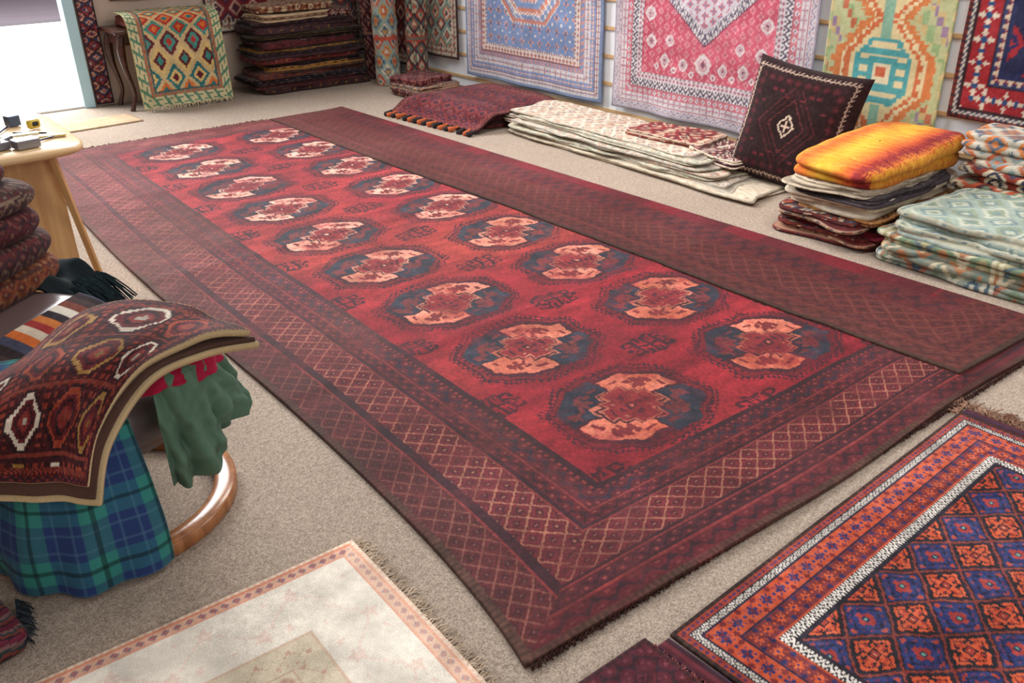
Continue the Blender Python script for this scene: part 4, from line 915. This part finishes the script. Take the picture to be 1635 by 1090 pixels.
thing(box('magazine',(.2,.14,.02),(.42,4.32,zt+.048),(0,0,.4),bevel=.003,mat=plain('cream_cover',(196,190,180),.4,noise=.1)),'cream booklet lying on a book','magazine')
thing(box('book',(.16,.12,.05),(.24,4.46,zt+.026),(0,0,.2),bevel=.003,mat=plain('dark_cover',(50,46,54),.4,noise=.2)),'black bound ledger on the desk','book')
thing(box('book',(.15,.11,.04),(.47,4.50,zt+.021),(0,0,-.5),bevel=.003,mat=plain('violet_cover',(84,66,90),.4,noise=.2)),'small violet book on the desk','book')
thing(box('ruler',(.40,.03,.008),(.58,4.12,zt+.006),(0,0,-.25),bevel=.002,mat=plain('yellow_plastic',(204,186,96),.4)),'pale yellow folding ruler on the desk','ruler')
thing(box('ruler',(.34,.035,.012),(.52,4.18,zt+.008),(0,0,-.1),bevel=.002,mat=plain('pale_plastic',(214,210,190),.4)),'white folding ruler on the desk','ruler')
tp_=empty('tape_measure',(.70,4.30,zt)); meta(tp_,'small yellow and black tape measure on the desk','tape measure')
part(box('case',(.055,.03,.04),(.70,4.30,zt+.021),(0,0,.4),bevel=.012,mat=plain('yellow_case',(196,170,60),.35),segs=4),tp_)
part(box('grip',(.035,.034,.024),(.70,4.30,zt+.022),(0,0,.4),bevel=.008,mat=plain('black_rubber',(30,30,32),.7),segs=4),tp_)
thing(box('tin',(.09,.07,.035),(.60,3.96,zt+.019),(0,0,.2),bevel=.004,mat=plain('silver_tin',(150,150,156),.3,.8)),'small silver tin on the desk','tin')
thing(box('tin',(.06,.05,.03),(.33,4.17,zt+.016),(0,0,.8),bevel=.004,mat=plain('dark_tin',(60,60,70),.3,.6)),'small dark tin on the desk','tin')
thing(box('tin',(.05,.05,.045),(.64,4.42,zt+.024),(0,0,.3),bevel=.004,mat=plain('blue_tin',(70,84,110),.35,.4)),'small blue tin on the desk','tin')
thing(box('stapler',(.13,.03,.03),(.53,4.04,zt+.017),(0,0,.9),bevel=.01,mat=plain('grey_metal',(90,90,96),.35,.5),segs=4),'grey metal stapler on the desk','stapler')
PM=plain('pen_plastic',(40,40,60),.3)
for i,(x,y,r_) in enumerate(((.66,4.03,.5),(.50,4.25,-.4),(.58,4.33,1.1),(.66,4.20,-.7))):
    pn=tube('pen',[(-.07,0,0),(0,0,0),(.065,0,0),(.075,0,0)],[.004,.0045,.004,.001],PM,8,n=14); pn.location=(x,y,zt+.006); pn.rotation_euler=(0,0,r_); meta(pn,'dark ballpoint pen lying on the desk','pen',group='pens on the desk')
wb=slab('woven_bag',-.075,2.05,.002,.085,.10,.06,.2,stripes([(104,34,54),(44,26,36),(120,56,48),(36,56,60),(120,86,84),(84,28,48)],.009,axis=1,zig=.02),'dark pink and teal striped woven bag on the floor',lips=2,seed=150,sharp=8,mat=WOOL,cat='bag')
strands('fringe',(.01,1.98,.04),(.03,2.13,.04),(1,-.4,0),70,.03,.005,(34,40,46),parent=wb,seed=22,jit=.7,droop=.03,mat=WOOL)

# ------------------------------------------------------------ camera
cam=bpy.data.cameras.new('camera'); co=bpy.data.objects.new('camera',cam); coll.objects.link(co)
R=Matrix(((.7916,.2870,-.5395),(-.6107,.3463,-.7121),(-.0176,.8932,.4494)))
co.matrix_world=Matrix.Translation((0,0,H))@R.to_4x4()
cam.sensor_width=36; cam.lens=36*1419/1635; cam.clip_start=.05; cam.clip_end=100
scene.camera=co

# ------------------------------------------------------------ light
w=bpy.data.worlds.new('world'); scene.world=w; w.use_nodes=True
w.node_tree.nodes['Background'].inputs[0].default_value=(1.0,.99,.97,1); w.node_tree.nodes['Background'].inputs[1].default_value=.37
def area(name,loc,target,size,energy,color=(1,1,1)):
    l=bpy.data.lights.new(name,'AREA'); l.shape='RECTANGLE'; l.size=size[0]; l.size_y=size[1]; l.energy=energy; l.color=color
    o=bpy.data.objects.new(name,l); o.location=loc; d=Vector(target)-Vector(loc); o.rotation_euler=d.to_track_quat('-Z','Y').to_euler(); coll.objects.link(o); return o
area('door_daylight',(1.2,9.6,2.6),(1.8,5.0,0),(2.2,1.4),215,(.95,.98,1))
area('street_daylight',(1.5,12.5,6),(1.5,12,0),(8,6),2400)
area('ceiling_lamp',(1.8,2.8,2.9),(1.8,2.8,0),(1.2,.6),14,(1,.96,.91))
area('ceiling_lamp',(3.2,4.5,2.9),(3.2,4.5,0),(1.2,.6),54,(1,.96,.91))
area('ceiling_lamp',(3.5,1.8,2.9),(3.5,1.8,0),(1.2,.6),38,(1,.96,.91))
area('shop_window',(1.4,-2.2,2.4),(3.2,3.0,0),(2.5,1.5),62,(1,.98,.97))
